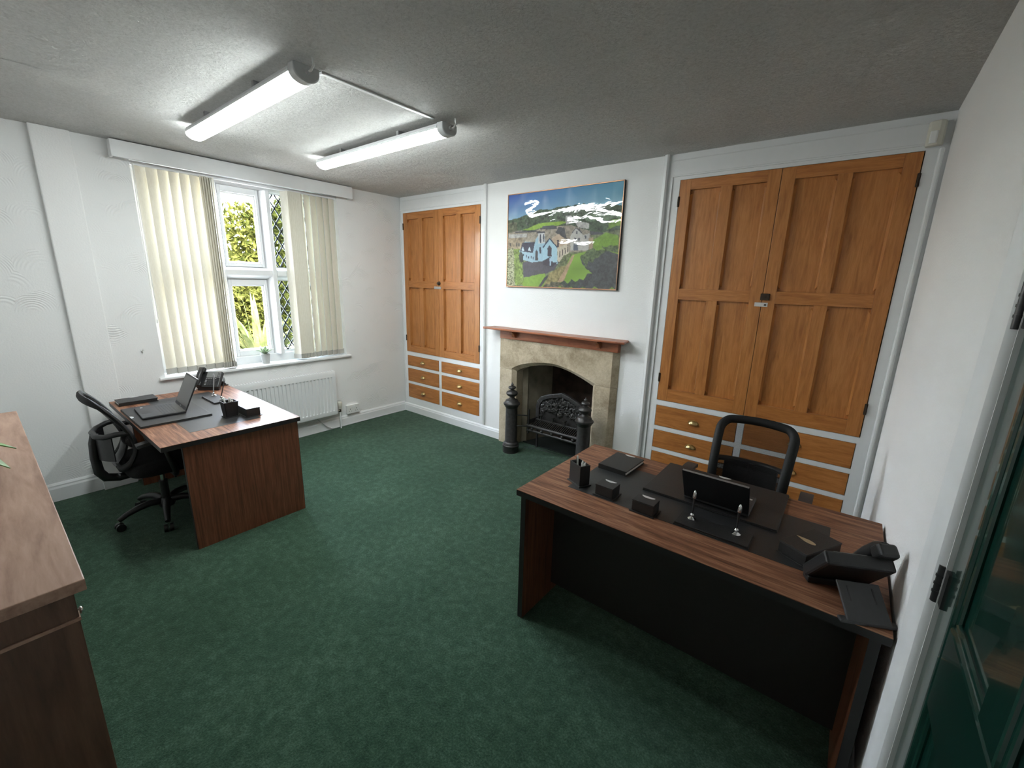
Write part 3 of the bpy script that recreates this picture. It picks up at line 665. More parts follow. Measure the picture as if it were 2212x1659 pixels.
ol = [(-0.31, 0.30), (-0.31, 0.46), (-0.295, 0.52), (-0.26, 0.565), (-0.20, 0.597), (-0.12, 0.620), (0.0, 0.652), (0.10, 0.622), (0.19, 0.585), (0.26, 0.545), (0.295, 0.50), (0.31, 0.45), (0.31, 0.30)]
inn = [(x * 0.86, 0.30 + (z - 0.30) * 0.88) for x, z in ol]
bp = MB()
for i in range(len(ol) - 1):
    a, b = ol[i], ol[i + 1]; c, e = inn[i + 1], inn[i]
    bp.prism([a, b, c, e], 1, PYB - 0.028, PYB + 0.01)
bp.build('back_plate_rim', M['iron'], gr, bevel=0.005)
MB().prism(inn, 1, PYB - 0.004, PYB + 0.008).build('back_plate', M['iron'], gr)
lv = MB()
for _ in range(230):
    x = random.uniform(-0.25, 0.25); zt = 0.30 + 0.88 * (0.652 - 0.30 - abs(x) * 0.36 - max(0, abs(x) - 0.2) * 0.6)
    zlo = 0.415 + 0.02 * math.sin(x * 30); z = random.uniform(zlo, max(zlo + 0.01, zt - 0.012))
    R_ = Matrix.Rotation(random.uniform(0, PI), 4, 'Y') @ Matrix.Rotation(random.uniform(-0.6, 0.6), 4, 'X')
    lv.ball((x, PYB - 0.010 - random.uniform(0, 0.008), z), (random.uniform(0.016, 0.030), 0.009, random.uniform(0.007, 0.013)), 6, 4, R_)
tag(lv.build('leaf_relief', M['iron'], gr, smooth=30), kind='stuff')

# ------------------------------------------------------------------ pelmet and vertical blind
pe = thing('pelmet', 'long pale grey boxed pelmet board over the window, under the ceiling', 'pelmet', (0, -1.65, 2.545))
MB().box(0.075, 0.088, -0.975, 0.975, 0.0, 0.118).build('front_board', M['white_gloss'], pe, bevel=0.002)
for s in (-1, 1): MB().box(0.001, 0.075, s * 0.975 - (0.013 if s > 0 else 0), s * 0.975 + (0.013 if s < 0 else 0), 0.0, 0.118).build('end_board', M['white_gloss'], pe, bevel=0.002)
MB().box(0.001, 0.0755, -0.96, 0.96, 0.106, 0.118).build('top_board', M['white_gloss'], pe)
vb = thing('vertical_blind', 'cream vertical fabric blind drawn to both sides of the window', 'blind', (-0.035, -1.66, 2.56))
MB().box(-0.02, 0.02, -0.845, 0.84, -0.035, -0.004).build('headrail', M['white_metal'], vb, bevel=0.003)
def slat_mesh(w, ztop, zbot, bow=0.006):
    g = []
    for i in range(7):
        s = -1 + 2 * i / 6
        g.append([(bow * (1 - s * s), s * w / 2, z) for z in (ztop, zbot)])
    return MB().sheet(g, 0.0012)
def hem_mesh(w, zbot):
    return MB().box(-0.004, 0.0095, -w / 2 - 0.001, w / 2 + 0.001, zbot - 0.006, zbot + 0.044)
SLW = 0.089
sm = slat_mesh(SLW, -0.03, -1.692).mesh('slat'); sm.materials.append(M['blind']); sm.polygons.foreach_set('use_smooth', [True] * len(sm.polygons)); sm.set_sharp_from_angle(angle=math.radians(40))
hm = hem_mesh(SLW, -1.692).mesh('hem_weight'); hm.materials.append(M['blind_weight'])
def slat(y, ang, dx=0.0):
    o = child_mesh('slat', sm, vb, (dx, y + 1.66, 0)); o.rotation_euler = (0, 0, ang)
    h = child_mesh('hem_weight', hm, o, (0, 0, 0)); return o
for k, y in enumerate((-2.450, -2.373, -2.299, -2.228, -2.156, -2.085)): slat(y, math.radians(22 + random.uniform(-2, 2)))
for k in range(6): slat(-2.030 + k * 0.0155, math.radians(48 + 5 * k + random.uniform(-3, 3)))
for k in range(8): slat(-1.352 + k * 0.0165, math.radians(-62 + 3 * k + random.uniform(-3, 3)))
slat(-1.222, math.radians(-12))
for k, y in enumerate((-1.197, -1.128, -1.061, -0.994, -0.927, -0.862)): slat(y, math.radians(24 + random.uniform(-2, 2)))
MB().tube([(0.028, -0.835, -0.02), (0.030, -0.842, -0.40), (0.032, -0.848, -0.80), (0.030, -0.846, -1.215), (0.034, -0.838, -1.228), (0.036, -0.832, -1.21), (0.036, -0.834, -0.80), (0.034, -0.83, -0.02)], 0.0022, 6).build('control_cord', M['white_plastic'], vb, smooth=60)
MB().cyl((0.034, -0.84, -1.255), (0.034, -0.84, -1.222), 0.008, 0.005, 10).build('cord_weight', M['white_plastic'], vb, smooth=50)
for (y, z), lab in (((-2.63, 1.09), 'small white cord hook on the wall left of the window'), ((-0.707, 1.117), 'small white cord hook on the wall right of the window')):
    t = thing('cord_hook', lab, 'hook', (0, y, z), group='cord hooks beside the window')
    MB().cyl((0, 0, 0), (0.006, 0, 0), 0.012, n=12).build('base', M['white_plastic'], t, smooth=50)
    MB().tube([(0.006, 0, 0), (0.022, 0, 0), (0.028, 0, 0.008), (0.026, 0, 0.018)], 0.004, 8).build('prong', M['white_plastic'], t, smooth=60)
    MB().tube([(0.018, 0, 0), (0.024, 0, -0.012), (0.024, 0, -0.02)], 0.0035, 8).build('prong', M['white_plastic'], t, smooth=60)

# ------------------------------------------------------------------ radiator, valve, socket, cable
ra = thing('radiator', 'white ribbed panel radiator below the window, behind the far desk', 'radiator', (0.0, -1.60, 0.188))
RY0, RY1, RH = -0.60, 0.575, 0.505
mb = MB(); g = []; npitch = 29; pitch = (RY1 - RY0 - 0.05) / npitch
ys = [(RY0, 0.0), (RY0 + 0.022, 0.0)]
for i in range(npitch):
    b = RY0 + 0.025 + i * pitch
    ys += [(b + pitch * 0.22, 0.0), (b + pitch * 0.34, -0.009), (b + pitch * 0.66, -0.009), (b + pitch * 0.78, 0.0)]
ys += [(RY1 - 0.022, 0.0), (RY1, 0.0)]
for y, dpt in ys:
    g.append([(0.088, y, 0.0), (0.092, y, 0.012), (0.092, y, 0.048), (0.092 + dpt, y, 0.056), (0.092 + dpt, y, RH - 0.070), (0.092, y, RH - 0.062), (0.092, y, RH - 0.010), (0.088, y, RH)])
mb.sheet(g, 0.0018)
mb.build('front_panel', M['white_metal'], ra, smooth=35)
MB().box(0.030, 0.0905, RY0, RY0 + 0.003, 0.002, RH - 0.004).build('side_cover', M['white_metal'], ra)
MB().box(0.030, 0.0905, RY1 - 0.003, RY1, 0.002, RH - 0.004).build('side_cover', M['white_metal'], ra)
MB().box(0.030, 0.034, RY0, RY1, 0.0, RH - 0.005).build('back_panel', M['white_metal'], ra)
tg = MB()
tg.box(0.034, 0.090, RY0, RY1, RH - 0.003, RH + 0.003)
tg.build('top_grille', M['white_metal'], ra, bevel=0.002)
sl = MB()
for i in range(46):
    y = RY0 + 0.03 + i * (RY1 - RY0 - 0.06) / 45; sl.box(0.042, 0.082, y - 0.004, y + 0.004, RH + 0.0031, RH + 0.0045)
tag(sl.build('grille_slots', M['grey_plastic'], ra), kind='stuff')
for y in (-0.35, 0.35): MB().box(0.002, 0.030, y - 0.02, y + 0.02, 0.08, RH - 0.06).build('wall_bracket', M['white_metal'], ra)
va = MB()
va.cyl((0.062, 0.577, 0.030), (0.062, 0.620, 0.030), 0.011, n=12)
va.build('valve_tail', M['chrome'], ra, smooth=50)
MB().cyl((0.062, 0.620, 0.012), (0.062, 0.620, 0.048), 0.014, n=14).build('valve_body', M['old_iron'], ra, smooth=50)
MB().lathe([(0, 0.046), (0.020, 0.048), (0.022, 0.075), (0.026, 0.082), (0.026, 0.128), (0.022, 0.134), (0, 0.134)], (0.062, 0.620, 0), 18).build('valve_head', M['cream_plastic'], ra, smooth=40)
MB().cyl((0.062, 0.620, -0.186), (0.062, 0.620, 0.014), 0.0085, n=12).build('pipe', M['white_gloss'], ra, smooth=50)
sk = thing('wall_socket', 'white twin switched wall socket above the skirting, right of the radiator', 'socket', (0.0, -0.797, 0.192))
MB().box(0.0, 0.032, -0.078, 0.078, -0.048, 0.048).build('back_box', M['white_plastic'], sk, bevel=0.003)
MB().box(0.032, 0.040, -0.081, 0.081, -0.051, 0.051).build('face_plate', M['white_plastic'], sk, bevel=0.003)
for y in (-0.04, 0.04):
    MB().box(0.0402, 0.0406, y - 0.004, y + 0.004, -0.003, 0.010).box(0.0402, 0.0406, y - 0.017, y - 0.009, -0.026, -0.020).box(0.0402, 0.0406, y + 0.009, y + 0.017, -0.026, -0.020).build('pin_holes', M['dark_plastic'], sk)
    MB().box(0.040, 0.044, y * 0.35 - 0.006, y * 0.35 + 0.006, 0.014, 0.034).build('rocker', M['white_plastic'], sk, bevel=0.001)
cb = MB().tube([(0.03, -1.26, 0.19), (0.035, -1.20, 0.12), (0.032, -1.13, 0.045), (0.030, -1.06, 0.010), (0.026, -0.95, 0.007), (0.024, -0.60, 0.007), (0.024, -0.30, 0.006), (0.026, -0.05, 0.006)], 0.0045, 8)
tag(cb.build('telephone_cable', M['grey_plastic'], smooth=60), 'thin grey cable dropping from the radiator and along the skirting', 'cable')

# ------------------------------------------------------------------ framed aerial photograph over the mantel
def make_print(nu, nv):
    src = np.array([(128, 270), (1735, 75), (1600, 1565), (105, 1515)], float); dst = np.array([(0, 0), (1, 0), (1, 1), (0, 1)], float)
    A = []
    for (x, y), (u, v) in zip(src, dst):
        A.append([x, y, 1, 0, 0, 0, -u * x, -u * y, -u]); A.append([0, 0, 0, x, y, 1, -v * x, -v * y, -v])
    Hm = np.linalg.svd(np.array(A))[2][-1].reshape(3, 3)
    def uv(pts):
        p = np.array([(x, y, 1) for x, y in pts], float) @ Hm.T; return p[:, :2] / p[:, 2:]
    U, V = np.meshgrid(np.linspace(0, 1, nu), np.linspace(0, 1, nv))
    def vn(fx, fy, seed):
        g = np.random.default_rng(seed).random((fy + 2, fx + 2)); x = U * fx; y = V * fy
        i = x.astype(int); j = y.astype(int); a = x - i; b = y - j
        return g[j, i] * (1 - a) * (1 - b) + g[j, i + 1] * a * (1 - b) + g[j + 1, i] * (1 - a) * b + g[j + 1, i + 1] * a * b
    n1 = vn(60, 42, 1) * 0.5 + vn(130, 92, 2) * 0.5; n2 = vn(14, 10, 3); n3 = vn(200, 140, 4)
    wu = (vn(30, 22, 5) - 0.5); wv = (vn(30, 22, 6) - 0.5)
    img = np.zeros((nv, nu, 3))
    def lin(c): return np.array(srgb(*c)[:3])
    top0, top1, hz = lin((52, 84, 158)), lin((92, 150, 176)), lin((150, 190, 205))
    t = np.clip(V / 0.34, 0, 1)[..., None]; k = U[..., None]
    img[:] = (top0 * (1 - k) + top1 * k) * (1 - t ** 1.6) + hz * t ** 1.6
    img += (np.clip(n2 - 0.55, 0, 1) * 0.25 * (V < 0.3))[..., None]
    def poly(pts, c, noise=0.0, soft=0.0, n=None):
        p = uv(pts); x = U + wu * soft; y = V + wv * soft; ins = np.zeros(U.shape, bool); q = len(p)
        for i in range(q):
            x0, y0 = p[i]; x1, y1 = p[(i + 1) % q]
            if y0 == y1: continue
            c_ = ((y0 > y) != (y1 > y)) & (x < (x1 - x0) * (y - y0) / (y1 - y0) + x0); ins ^= c_
        nz = n1 if n is None else n
        img[ins] = (lin(c)[None] * np.clip(1 + noise * (nz[ins] - 0.5)[:, None] * 3.6, 0.15, 2.2))
    G = (118, 150, 62)
    poly([(90, 640), (1760, 560), (1620, 1600), (80, 1560)], (104, 112, 84), 0.5, 0.01)
    poly([(100, 620), (300, 575), (560, 480), (850, 440), (1150, 395), (1500, 400), (1760, 420), (1700, 760), (1200, 800), (100, 800)], (62, 76, 58), 0.7, 0.02)
    poly([(100, 640), (240, 640), (250, 760), (100, 790)], (84, 88, 70), 0.6, 0.02)
    poly([(330, 750), (470, 690), (620, 650), (850, 630), (960, 640), (800, 690), (600, 720), (480, 750)], (128, 158, 66), 0.15, 0.01)
    poly([(1180, 560), (1700, 500), (1690, 600), (1200, 640)], (96, 116, 92), 0.4, 0.03)
    poly([(1500, 640), (1700, 590), (1690, 690), (1480, 740)], (112, 140, 66), 0.3, 0.03)
    poly([(100, 800), (240, 760), (420, 770), (560, 740), (800, 700), (1000, 690), (1260, 770), (1260, 1040), (980, 1060), (700, 1010), (300, 1020), (100, 1010)], (142, 134, 122), 0.35, 0.006)
    for p in ([(215, 770), (520, 755), (515, 775), (230, 795)], [(560, 745), (610, 695), (790, 690), (800, 740)], [(780, 790), (815, 715), (900, 715), (935, 880), (850, 830)], [(1000, 790), (1060, 720), (1110, 740), (1150, 800), (1130, 830)], [(1250, 770), (1440, 790), (1420, 820), (1260, 820)]): poly(p, (70, 70, 74), 0.3)
    for p in ([(130, 810), (390, 800), (380, 850), (140, 860)], [(920, 560), (1000, 550), (1010, 660), (920, 680)], [(1030, 620), (1240, 660), (1240, 740), (1090, 720)]): poly(p, (168, 166, 164), 0.3)
    poly([(100, 870), (330, 860), (330, 1010), (210, 1030), (100, 1020)], (150, 136, 116), 0.45)
    for x in (150, 235, 265, 405): poly([(x, 930), (x + 16, 930), (x + 16, 975), (x, 975)], (58, 56, 58))
    # right-hand house
    poly([(980, 840), (1060, 730), (1160, 820), (1250, 800), (1230, 1030), (985, 1035)], (172, 170, 166), 0.12)
    for x, y in ((1060, 770), (1180, 830), (1040, 860), (1090, 860)): poly([(x, y), (x + 24, y), (x + 24, y + 40), (x, y + 40)], (74, 76, 84))
    poly([(1025, 945), (1085, 945), (1085, 1030), (1025, 1030)], (86, 92, 104))
    # nave roof of the chapel
    poly([(720, 870), (825, 805), (950, 920), (930, 990), (830, 1040), (800, 990)], (178, 158, 138), 0.12)
    poly([(805, 1000), (930, 945), (965, 1080), (860, 1180), (805, 1190)], (188, 178, 160), 0.15)
    for x in (830, 868, 905, 938): poly([(x, 1040 - (x - 830) * 0.5), (x + 12, 1035 - (x - 830) * 0.5), (x + 12, 1120 - (x - 830) * 0.6), (x, 1125 - (x - 830) * 0.6)], (66, 60, 62))
    poly([(800, 890), (828, 890), (822, 990), (800, 990)], (52, 48, 60))
    # grounds
    poly([(1230, 870), (1300, 860), (1280, 1040), (1235, 1040)], (160, 142, 120), 0.2, 0.01)
    poly([(1290, 1030), (1300, 900), (1470, 790), (1650, 830), (1640, 1010), (1420, 1010), (1360, 1040)], (116, 148, 64), 0.2, 0.01)
    poly([(980, 1100), (1250, 1030), (1650, 1010), (1640, 1560), (500, 1530), (560, 1500), (700, 1400), (860, 1250)], G, 0.14, 0.01, n2)
    poly([(100, 1010), (300, 1010), (330, 1180), (330, 1500), (100, 1510)], (116, 136, 70), 0.6, 0.02)
    poly([(110, 1010), (200, 1000), (215, 1500), (108, 1510)], (150, 152, 122), 0.7, 0.03, n3)
    poly([(320, 1200), (560, 1130), (830, 1190), (760, 1300), (640, 1350), (340, 1400)], (76, 72, 80), 0.15, 0.008)
    poly([(340, 1400), (630, 1345), (640, 1400), (540, 1530), (320, 1520)], (124, 156, 64), 0.12, 0.01)
    poly([(630, 1390), (690, 1370), (580, 1525), (540, 1525)], (62, 60, 66), 0.1)
    poly([(690, 1350), (880, 1230), (960, 1200), (800, 1480), (620, 1500)], (132, 122, 84), 0.35, 0.01)
    poly([(960, 1190), (1010, 1100), (1040, 1090), (1000, 1190), (890, 1450), (790, 1490)], (166, 140, 112), 0.18, 0.006)
    # chapel in pale blue shade
    poly([(280, 1040), (330, 930), (360, 910), (500, 920), (470, 1060), (470, 1200), (300, 1150)], (158, 186, 202), 0.06)
    poly([(290, 1040), (320, 925), (495, 920), (465, 1065)], (58, 58, 74), 0.2)
    for x in (330, 420): poly([(x - 22, 1030), (x, 975), (x + 18, 1040)], (196, 214, 224))
    poly([(470, 1060), (505, 880), (560, 800), (625, 790), (640, 960), (800, 1000), (805, 1210), (610, 1180), (470, 1190)], (148, 178, 196), 0.06)
    poly([(605, 990), (700, 870), (800, 990), (805, 1220), (600, 1190)], (156, 188, 204), 0.06)
    poly([(600, 985), (695, 858), (808, 985), (800, 1000), (698, 880), (610, 1000)], (44, 50, 70))
    poly([(525, 770), (630, 770), (640, 795), (515, 800)], (66, 66, 74), 0.2)
    poly([(540, 800), (625, 790), (632, 930), (540, 940)], (188, 190, 192), 0.1)
    for p in ([(560, 810), (580, 808), (580, 930), (562, 932)], [(608, 806), (622, 806), (624, 912), (610, 914)], [(556, 985), (580, 985), (580, 1072), (556, 1072)]): poly(p, (50, 52, 66))
    poly([(668, 1110), (668, 1000), (695, 958), (724, 1000), (724, 1118)], (62, 56, 66))
    poly([(496, 1165), (500, 1050), (516, 1018), (534, 1050), (536, 1170)], (62, 56, 62))
    for x, y in ((370, 1095), (400, 1110), (435, 1105), (465, 1120), (330, 1075)): poly([(x, y), (x + 13, y), (x + 13, y + 32), (x, y + 32)], (60, 62, 78))
    poly([(270, 1100), (300, 1040), (330, 1110), (330, 1190), (300, 1200)], (44, 48, 46), 0.4, 0.01)
    poly([(600, 1180), (700, 1120), (740, 1190), (800, 1200), (740, 1260), (610, 1230)], (58, 54, 64), 0.3, 0.01)
    poly([(695, 1140), (740, 1140), (735, 1180), (716, 1180), (712, 1240), (698, 1240)], (160, 184, 204))
    poly([(830, 1190), (890, 1100), (980, 1060), (1010, 1090), (930, 1230), (850, 1250)], (96, 104, 74), 0.6, 0.02)
    # cedar and shrubs
    poly([(1130, 1100), (1250, 1040), (1500, 1050), (1650, 1080), (1640, 1560), (1060, 1550), (1090, 1440), (1260, 1360), (1240, 1300), (1130, 1240)], (66, 68, 70), 0.35, 0.06)
    poly([(1130, 1110), (1240, 1010), (1400, 1040), (1520, 1060), (1300, 1130), (1180, 1260)], (82, 96, 66), 0.6, 0.05)
    poly([(1400, 990), (1500, 950), (1650, 970), (1650, 1050), (1480, 1050)], (84, 98, 66), 0.6, 0.04)
    poly([(880, 1480), (1000, 1420), (1120, 1450), (1100, 1540), (860, 1530)], (60, 66, 60), 0.4, 0.06)
    poly([(600, 1530), (720, 1440), (860, 1480), (880, 1540)], (90, 88, 72), 0.6, 0.05)
    return np.clip(img, 0, 1)
pc = thing('framed_picture', 'framed aerial photograph of a pale blue chapel under creased glossy film, above the mantel', 'picture', (2.331, 0.0, 2.104))
PWD, PHT = 1.196, 0.856
nu, nv = 250, 180
img = make_print(nu, nv)
xs = np.linspace(-PWD / 2, PWD / 2, nu); zs = np.linspace(PHT / 2, -PHT / 2, nv)
XX, ZZ = np.meshgrid(xs, zs)
vs = np.stack([XX, np.full_like(XX, -0.021), ZZ], -1).reshape(-1, 3)
idx = np.arange(nu * nv).reshape(nv, nu)
fs = np.stack([idx[:-1, :-1], idx[1:, :-1], idx[1:, 1:], idx[:-1, 1:]], -1).reshape(-1, 4)
me = bpy.data.meshes.new('print'); me.from_pydata(vs.tolist(), [], fs.tolist())
ca = me.color_attributes.new('Col', 'FLOAT_COLOR', 'POINT')
ca.data.foreach_set('color', np.concatenate([img.reshape(-1, 3), np.ones((nu * nv, 1))], 1).astype(np.float32).ravel())
t = NT('glossy_filmed_print'); at = t.node('ShaderNodeAttribute'); at.attribute_name = 'Col'; t.link(at.outputs['Color'], t.p.inputs['Base Color'])
t.p.inputs['Roughness'].default_value = 0.5; t.p.inputs['Specular IOR Level'].default_value = 0.2
t.p.inputs['Coat Weight'].default_value = 1.0; t.p.inputs['Coat Roughness'].default_value = 0.03; t.p.inputs['Coat IOR'].default_value = 1.6
v = t.coords((1.0, 1.0, 1.9), rnd=False)
hgt = t.math('ADD', t.math('MULTIPLY', t.noise(v, 1.9, 1, 0.3, 0.4), 1.0), t.math('MULTIPLY', t.noise(v, 7, 2, 0.5, 1.2), 0.035))
t.link(t.bump(hgt, 1.0, 0.020), t.p.inputs['Coat Normal'])
me.materials.append(t.m)
po = bpy.data.objects.new('print', me); COL.objects.link(po); po.parent = pc
MB().box(-PWD / 2 - 0.004, PWD / 2 + 0.004, -0.0205, -0.001, -PHT / 2 - 0.004, PHT / 2 + 0.004).build('backing_board', M['black_edge'], pc)
fr = MB(); a, b = PWD / 2, PHT / 2
for x0, x1, z0, z1 in ((-a - 0.006, -a + 0.003, -b - 0.006, b + 0.006), (a - 0.003, a + 0.006, -b - 0.006, b + 0.006), (-a, a, b - 0.003, b + 0.006), (-a, a, -b - 0.006, -b + 0.003)): fr.box(x0, x1, -0.0245, -0.0006, z0, z1)
fr.build('frame', M['black_edge'], pc)
ft = MB()
for x0, x1, z0, z1 in ((-a - 0.005, -a + 0.002, -b - 0.005, b + 0.005), (-a, a, b - 0.001, b + 0.005), (-a, a, -b - 0.005, -b + 0.002), (a - 0.002, a + 0.002, -b, b)): ft.box(x0, x1, -0.0255, -0.0244, z0, z1)
ft.build('frame_edge', M['copper_edge'], pc)

# ------------------------------------------------------------------ motion sensor in the corner
ms = thing('motion_sensor', 'small white alarm motion sensor high in the corner above the wide cupboard', 'sensor', (4.735, -0.014, 2.560), rz=math.radians(-18))
MB().prism([(-0.036, 0.0), (-0.034, -0.03), (-0.02, -0.045), (0.02, -0.045), (0.034, -0.03), (0.036, 0.0)], 2, -0.062, 0.062).build('body', M['cream_plastic'], ms, bevel=0.005)
MB().prism([(-0.018, -0.0445), (-0.012, -0.052), (0.012, -0.052), (0.018, -0.0445)], 2, -0.052, 0.01).build('lens', M['white_plastic'], ms, bevel=0.003)

# ------------------------------------------------------------------ desks
DH = 0.731
def desk(loc, rz, label):
    t = thing('desk', label, 'desk', loc, rz)
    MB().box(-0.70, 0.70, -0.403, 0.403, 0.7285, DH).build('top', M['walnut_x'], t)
    MB().box(-0.70, 0.70, -0.403, 0.403, 0.700, 0.7285).build('edge_band', M['black_edge'], t)
    MB().box(-0.525, 0.525, -0.212, 0.212, DH, DH + 0.0008).build('inlay', M['inlay'], t)
    for s in (-1, 1): MB().box(s * 0.525 if s > 0 else -0.70, 0.70 if s > 0 else -0.525, -0.2135, -0.2115, DH, DH + 0.0004).build('seam', M['black_edge'], t)
    for s in (-1, 1):
        x0, x1 = (0.652, 0.680) if s > 0 else (-0.680, -0.652)
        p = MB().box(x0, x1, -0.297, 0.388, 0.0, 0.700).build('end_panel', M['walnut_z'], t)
        MB().box(x0, x1, 0.388, 0.390, 0.0, 0.700).build('edging', M['black_edge'], p); MB().box(x0, x1, -0.299, -0.297, 0.0, 0.700).build('edging', M['black_edge'], p)
    MB().box(-0.652, 0.652, 0.10, 0.118, 0.06, 0.700).build('modesty_panel', M['dark_board'], t)
    return t
desk((0.830, -2.507, 0), 0.0, 'walnut laminate desk by the window with an open laptop facing its chair')
desk((4.090, -1.537, 0), PI, 'walnut laminate desk against the right wall, its open kneehole facing the camera')
DZT = DH + 0.0008

# ------------------------------------------------------------------ office chairs
def back_y(z):
    P_ = [(0.46, -0.245), (0.50, -0.215), (0.54, -0.187), (0.60, -0.167), (0.66, -0.172), (0.72, -0.192), (0.78, -0.218), (0.84, -0.252), (0.90, -0.295), (0.95, -0.338)]
    if z <= P_[0][0]: return P_[0][1]
    for (a, b), (c, e) in zip(P_[:-1], P_[1:]):
        if z <= c: s = (z - a) / (c - a); return b + (e - b) * s
    return P_[-1][1]
def chair(loc, rz, label, star):
    t = thing('office_chair', label, 'chair', loc, rz)
    MB().lathe([(0, 0.075), (0.045, 0.075), (0.050, 0.09), (0.046, 0.125), (0.034, 0.14), (0, 0.14)], n=20).build('base_hub', M['black_plastic'], t, smooth=40)
    for k in range(5):
        a = star + 2 * PI * k / 5; c, s = math.cos(a), math.sin(a)
        pts = [(0.03, 0.118), (0.10, 0.128), (0.17, 0.118), (0.23, 0.098), (0.275, 0.074)]
        lg = MB().tube([(c * r_, s * r_, z) for r_, z in pts], [0.024, 0.024, 0.022, 0.019, 0.016], 10).build('base_leg', M['black_plastic'], t, smooth=60)
        cx, cy = c * 0.272, s * 0.272
        ca_ = MB(); px, py = -s, c
        for q in (-1, 1):
            ca_.cyl((cx + px * q * 0.006, cy + py * q * 0.006, 0.026), (cx + px * q * 0.026, cy + py * q * 0.026, 0.026), 0.026, n=16)
        ca_.build('caster', M['black_plastic'], lg, smooth=40)
    MB().cyl((0, 0, 0.13), (0, 0, 0.27), 0.026, n=16).build('gas_lift_cover', M['black_plastic'], t, smooth=50)
    MB().cyl((0, 0, 0.26), (0, 0, 0.36), 0.014, n=16).build('gas_lift', M['chrome'], t, smooth=50)
    MB().box(-0.085, 0.085, -0.12, 0.10, 0.345, 0.395).build('mechanism', M['black_plastic'], t, bevel=0.012)
    MB().tube([(0.08, 0.02, 0.365), (0.18, 0.03, 0.360), (0.22, 0.03, 0.355)], 0.006, 8).build('lever', M['black_plastic'], t, smooth=60)
    # seat: superellipse cushion
    st = MB(); rings = [(0.90, 0.395), (0.985, 0.405), (1.0, 0.430), (0.985, 0.462), (0.93, 0.482), (0.80, 0.492), (0.5, 0.490), (0.15, 0.486)]
    vs = []; NS = 40
    for sc, z in rings:
        for i in range(NS):
            a = 2 * PI * i / NS; ca, sa = math.cos(a), math.sin(a); e = 0.45
            x = math.copysign(abs(ca) ** e, ca) * 0.245 * sc; y = math.copysign(abs(sa) ** e, sa) * 0.235 * sc + 0.035
            dz = -0.018 * max(0, (y - 0.16) / 0.11) ** 2 if z > 0.44 else 0
            vs.append((x, y, z + dz))
    fs = [(r_ * NS + i, r_ * NS + (i + 1) % NS, (r_ + 1) * NS + (i + 1) % NS, (r_ + 1) * NS + i) for r_ in range(len(rings) - 1) for i in range(NS)]
    fs += [tuple(range(NS))[::-1], tuple((len(rings) - 1) * NS + i for i in range(NS))]
    st.add(vs, fs).build('seat', M['fabric'], t, smooth=60)
    # backrest frame: rounded rectangle following the curved profile
    z0, z1, hw, rr = 0.470, 0.935, 0.192, 0.050
    loop = []
    def corner(cx, cz, a0):
        for i in range(9):
            a = a0 + PI / 2 * i / 8; loop.append((cx + rr * math.cos(a), cz + rr * math.sin(a)))
    def side(x, za, zb):
        for i in range(1, 10): loop.append((x, za + (zb - za) * i / 10))
    corner(hw - rr, z1 - rr, 0); [loop.append((hw - rr - (2 * hw - 2 * rr) * i / 8, z1)) for i in range(1, 8)]; corner(-hw + rr, z1 - rr, PI / 2); side(-hw, z1 - rr, z0 + rr); corner(-hw + rr, z0 + rr, PI); corner(hw - rr, z0 + rr, 1.5 * PI); side(hw, z0 + rr, z1 - rr)
    def bow(x): return 0.030 * (x / hw) ** 2
    P3 = [Vector((x * (0.90 + 0.10 * min(1, max(0, (z - 0.47) / 0.40))), back_y(z) + bow(x), z + (0.014 * (1 - (x / hw) ** 2) if z > 0.80 else 0))) for x, z in loop]
    fb = MB(); N_ = len(P3); vs = []
    for i, p in enumerate(P3):
        tt = (P3[(i + 1) % N_] - P3[i - 1]).normalized(); nn = Vector((0, 1, 0)); nn = (nn - tt * nn.dot(tt)).normalized(); bb = tt.cross(nn)
        for k in range(8):
            a = 2 * PI * k / 8; vs.append(p + nn * (0.015 * math.cos(a)) + bb * (0.025 * math.sin(a)))
    fb.add(vs, [(i * 8 + k, i * 8 + (k + 1) % 8, ((i + 1) % N_) * 8 + (k + 1) % 8, ((i + 1) % N_) * 8 + k) for i in range(N_) for k in range(8)])
    fb.build('back_frame', M['matte_black'], t, smooth=60)
    def skin(za, zb, xw, nm, mat, off=0.0, xs_=None):
        g = []
        for i in range(13):
            x = xw * (-1 + 2 * i / 12) if xs_ is None else xs_[0] + (xs_[1] - xs_[0]) * i / 12
            g.append([(x, back_y(za + (zb - za) * j / 10) + bow(x) + off, za + (zb - za) * j / 10) for j in range(11)])
        return MB().sheet(g).build(nm, M[mat], t, smooth=60)
    skin(0.700, 0.935, 0.186, 'back_mesh', 'chair_mesh')
    skin(0.600, 0.700, 0.186, 'lumbar_panel', 'chair_lumbar')
    MB().sheet([[(x, back_y(z) + bow(x) * 0.8, z) for z in [0.47 + 0.015 * j for j in range(10)]] for x in [-0.075 + 0.015 * i for i in range(11)]], 0.012).build('lumbar_support', M['black_plastic'], t, smooth=60)
    # rear spine and yoke
    sp = [(0, -0.09, 0.375), (0, -0.22, 0.372), (0, -0.285, 0.392), (0, -0.312, 0.44), (0, -0.318, 0.54), (0, -0.312, 0.64), (0, -0.298, 0.70)]
    MB().tube(sp, [0.024, 0.026, 0.028, 0.028, 0.026, 0.024, 0.022], 10).build('back_spine', M['black_plastic'], t, smooth=60)
    MB().tube([(-0.192, back_y(0.715) + 0.03, 0.715), (-0.165, -0.215, 0.715), (-0.13, -0.272, 0.700), (-0.06, -0.302, 0.695), (0.06, -0.302, 0.695), (0.13, -0.272, 0.700), (0.165, -0.215, 0.715), (0.192, back_y(0.715) + 0.03, 0.715)], 0.017, 10).build('back_yoke', M['black_plastic'], t, smooth=60)
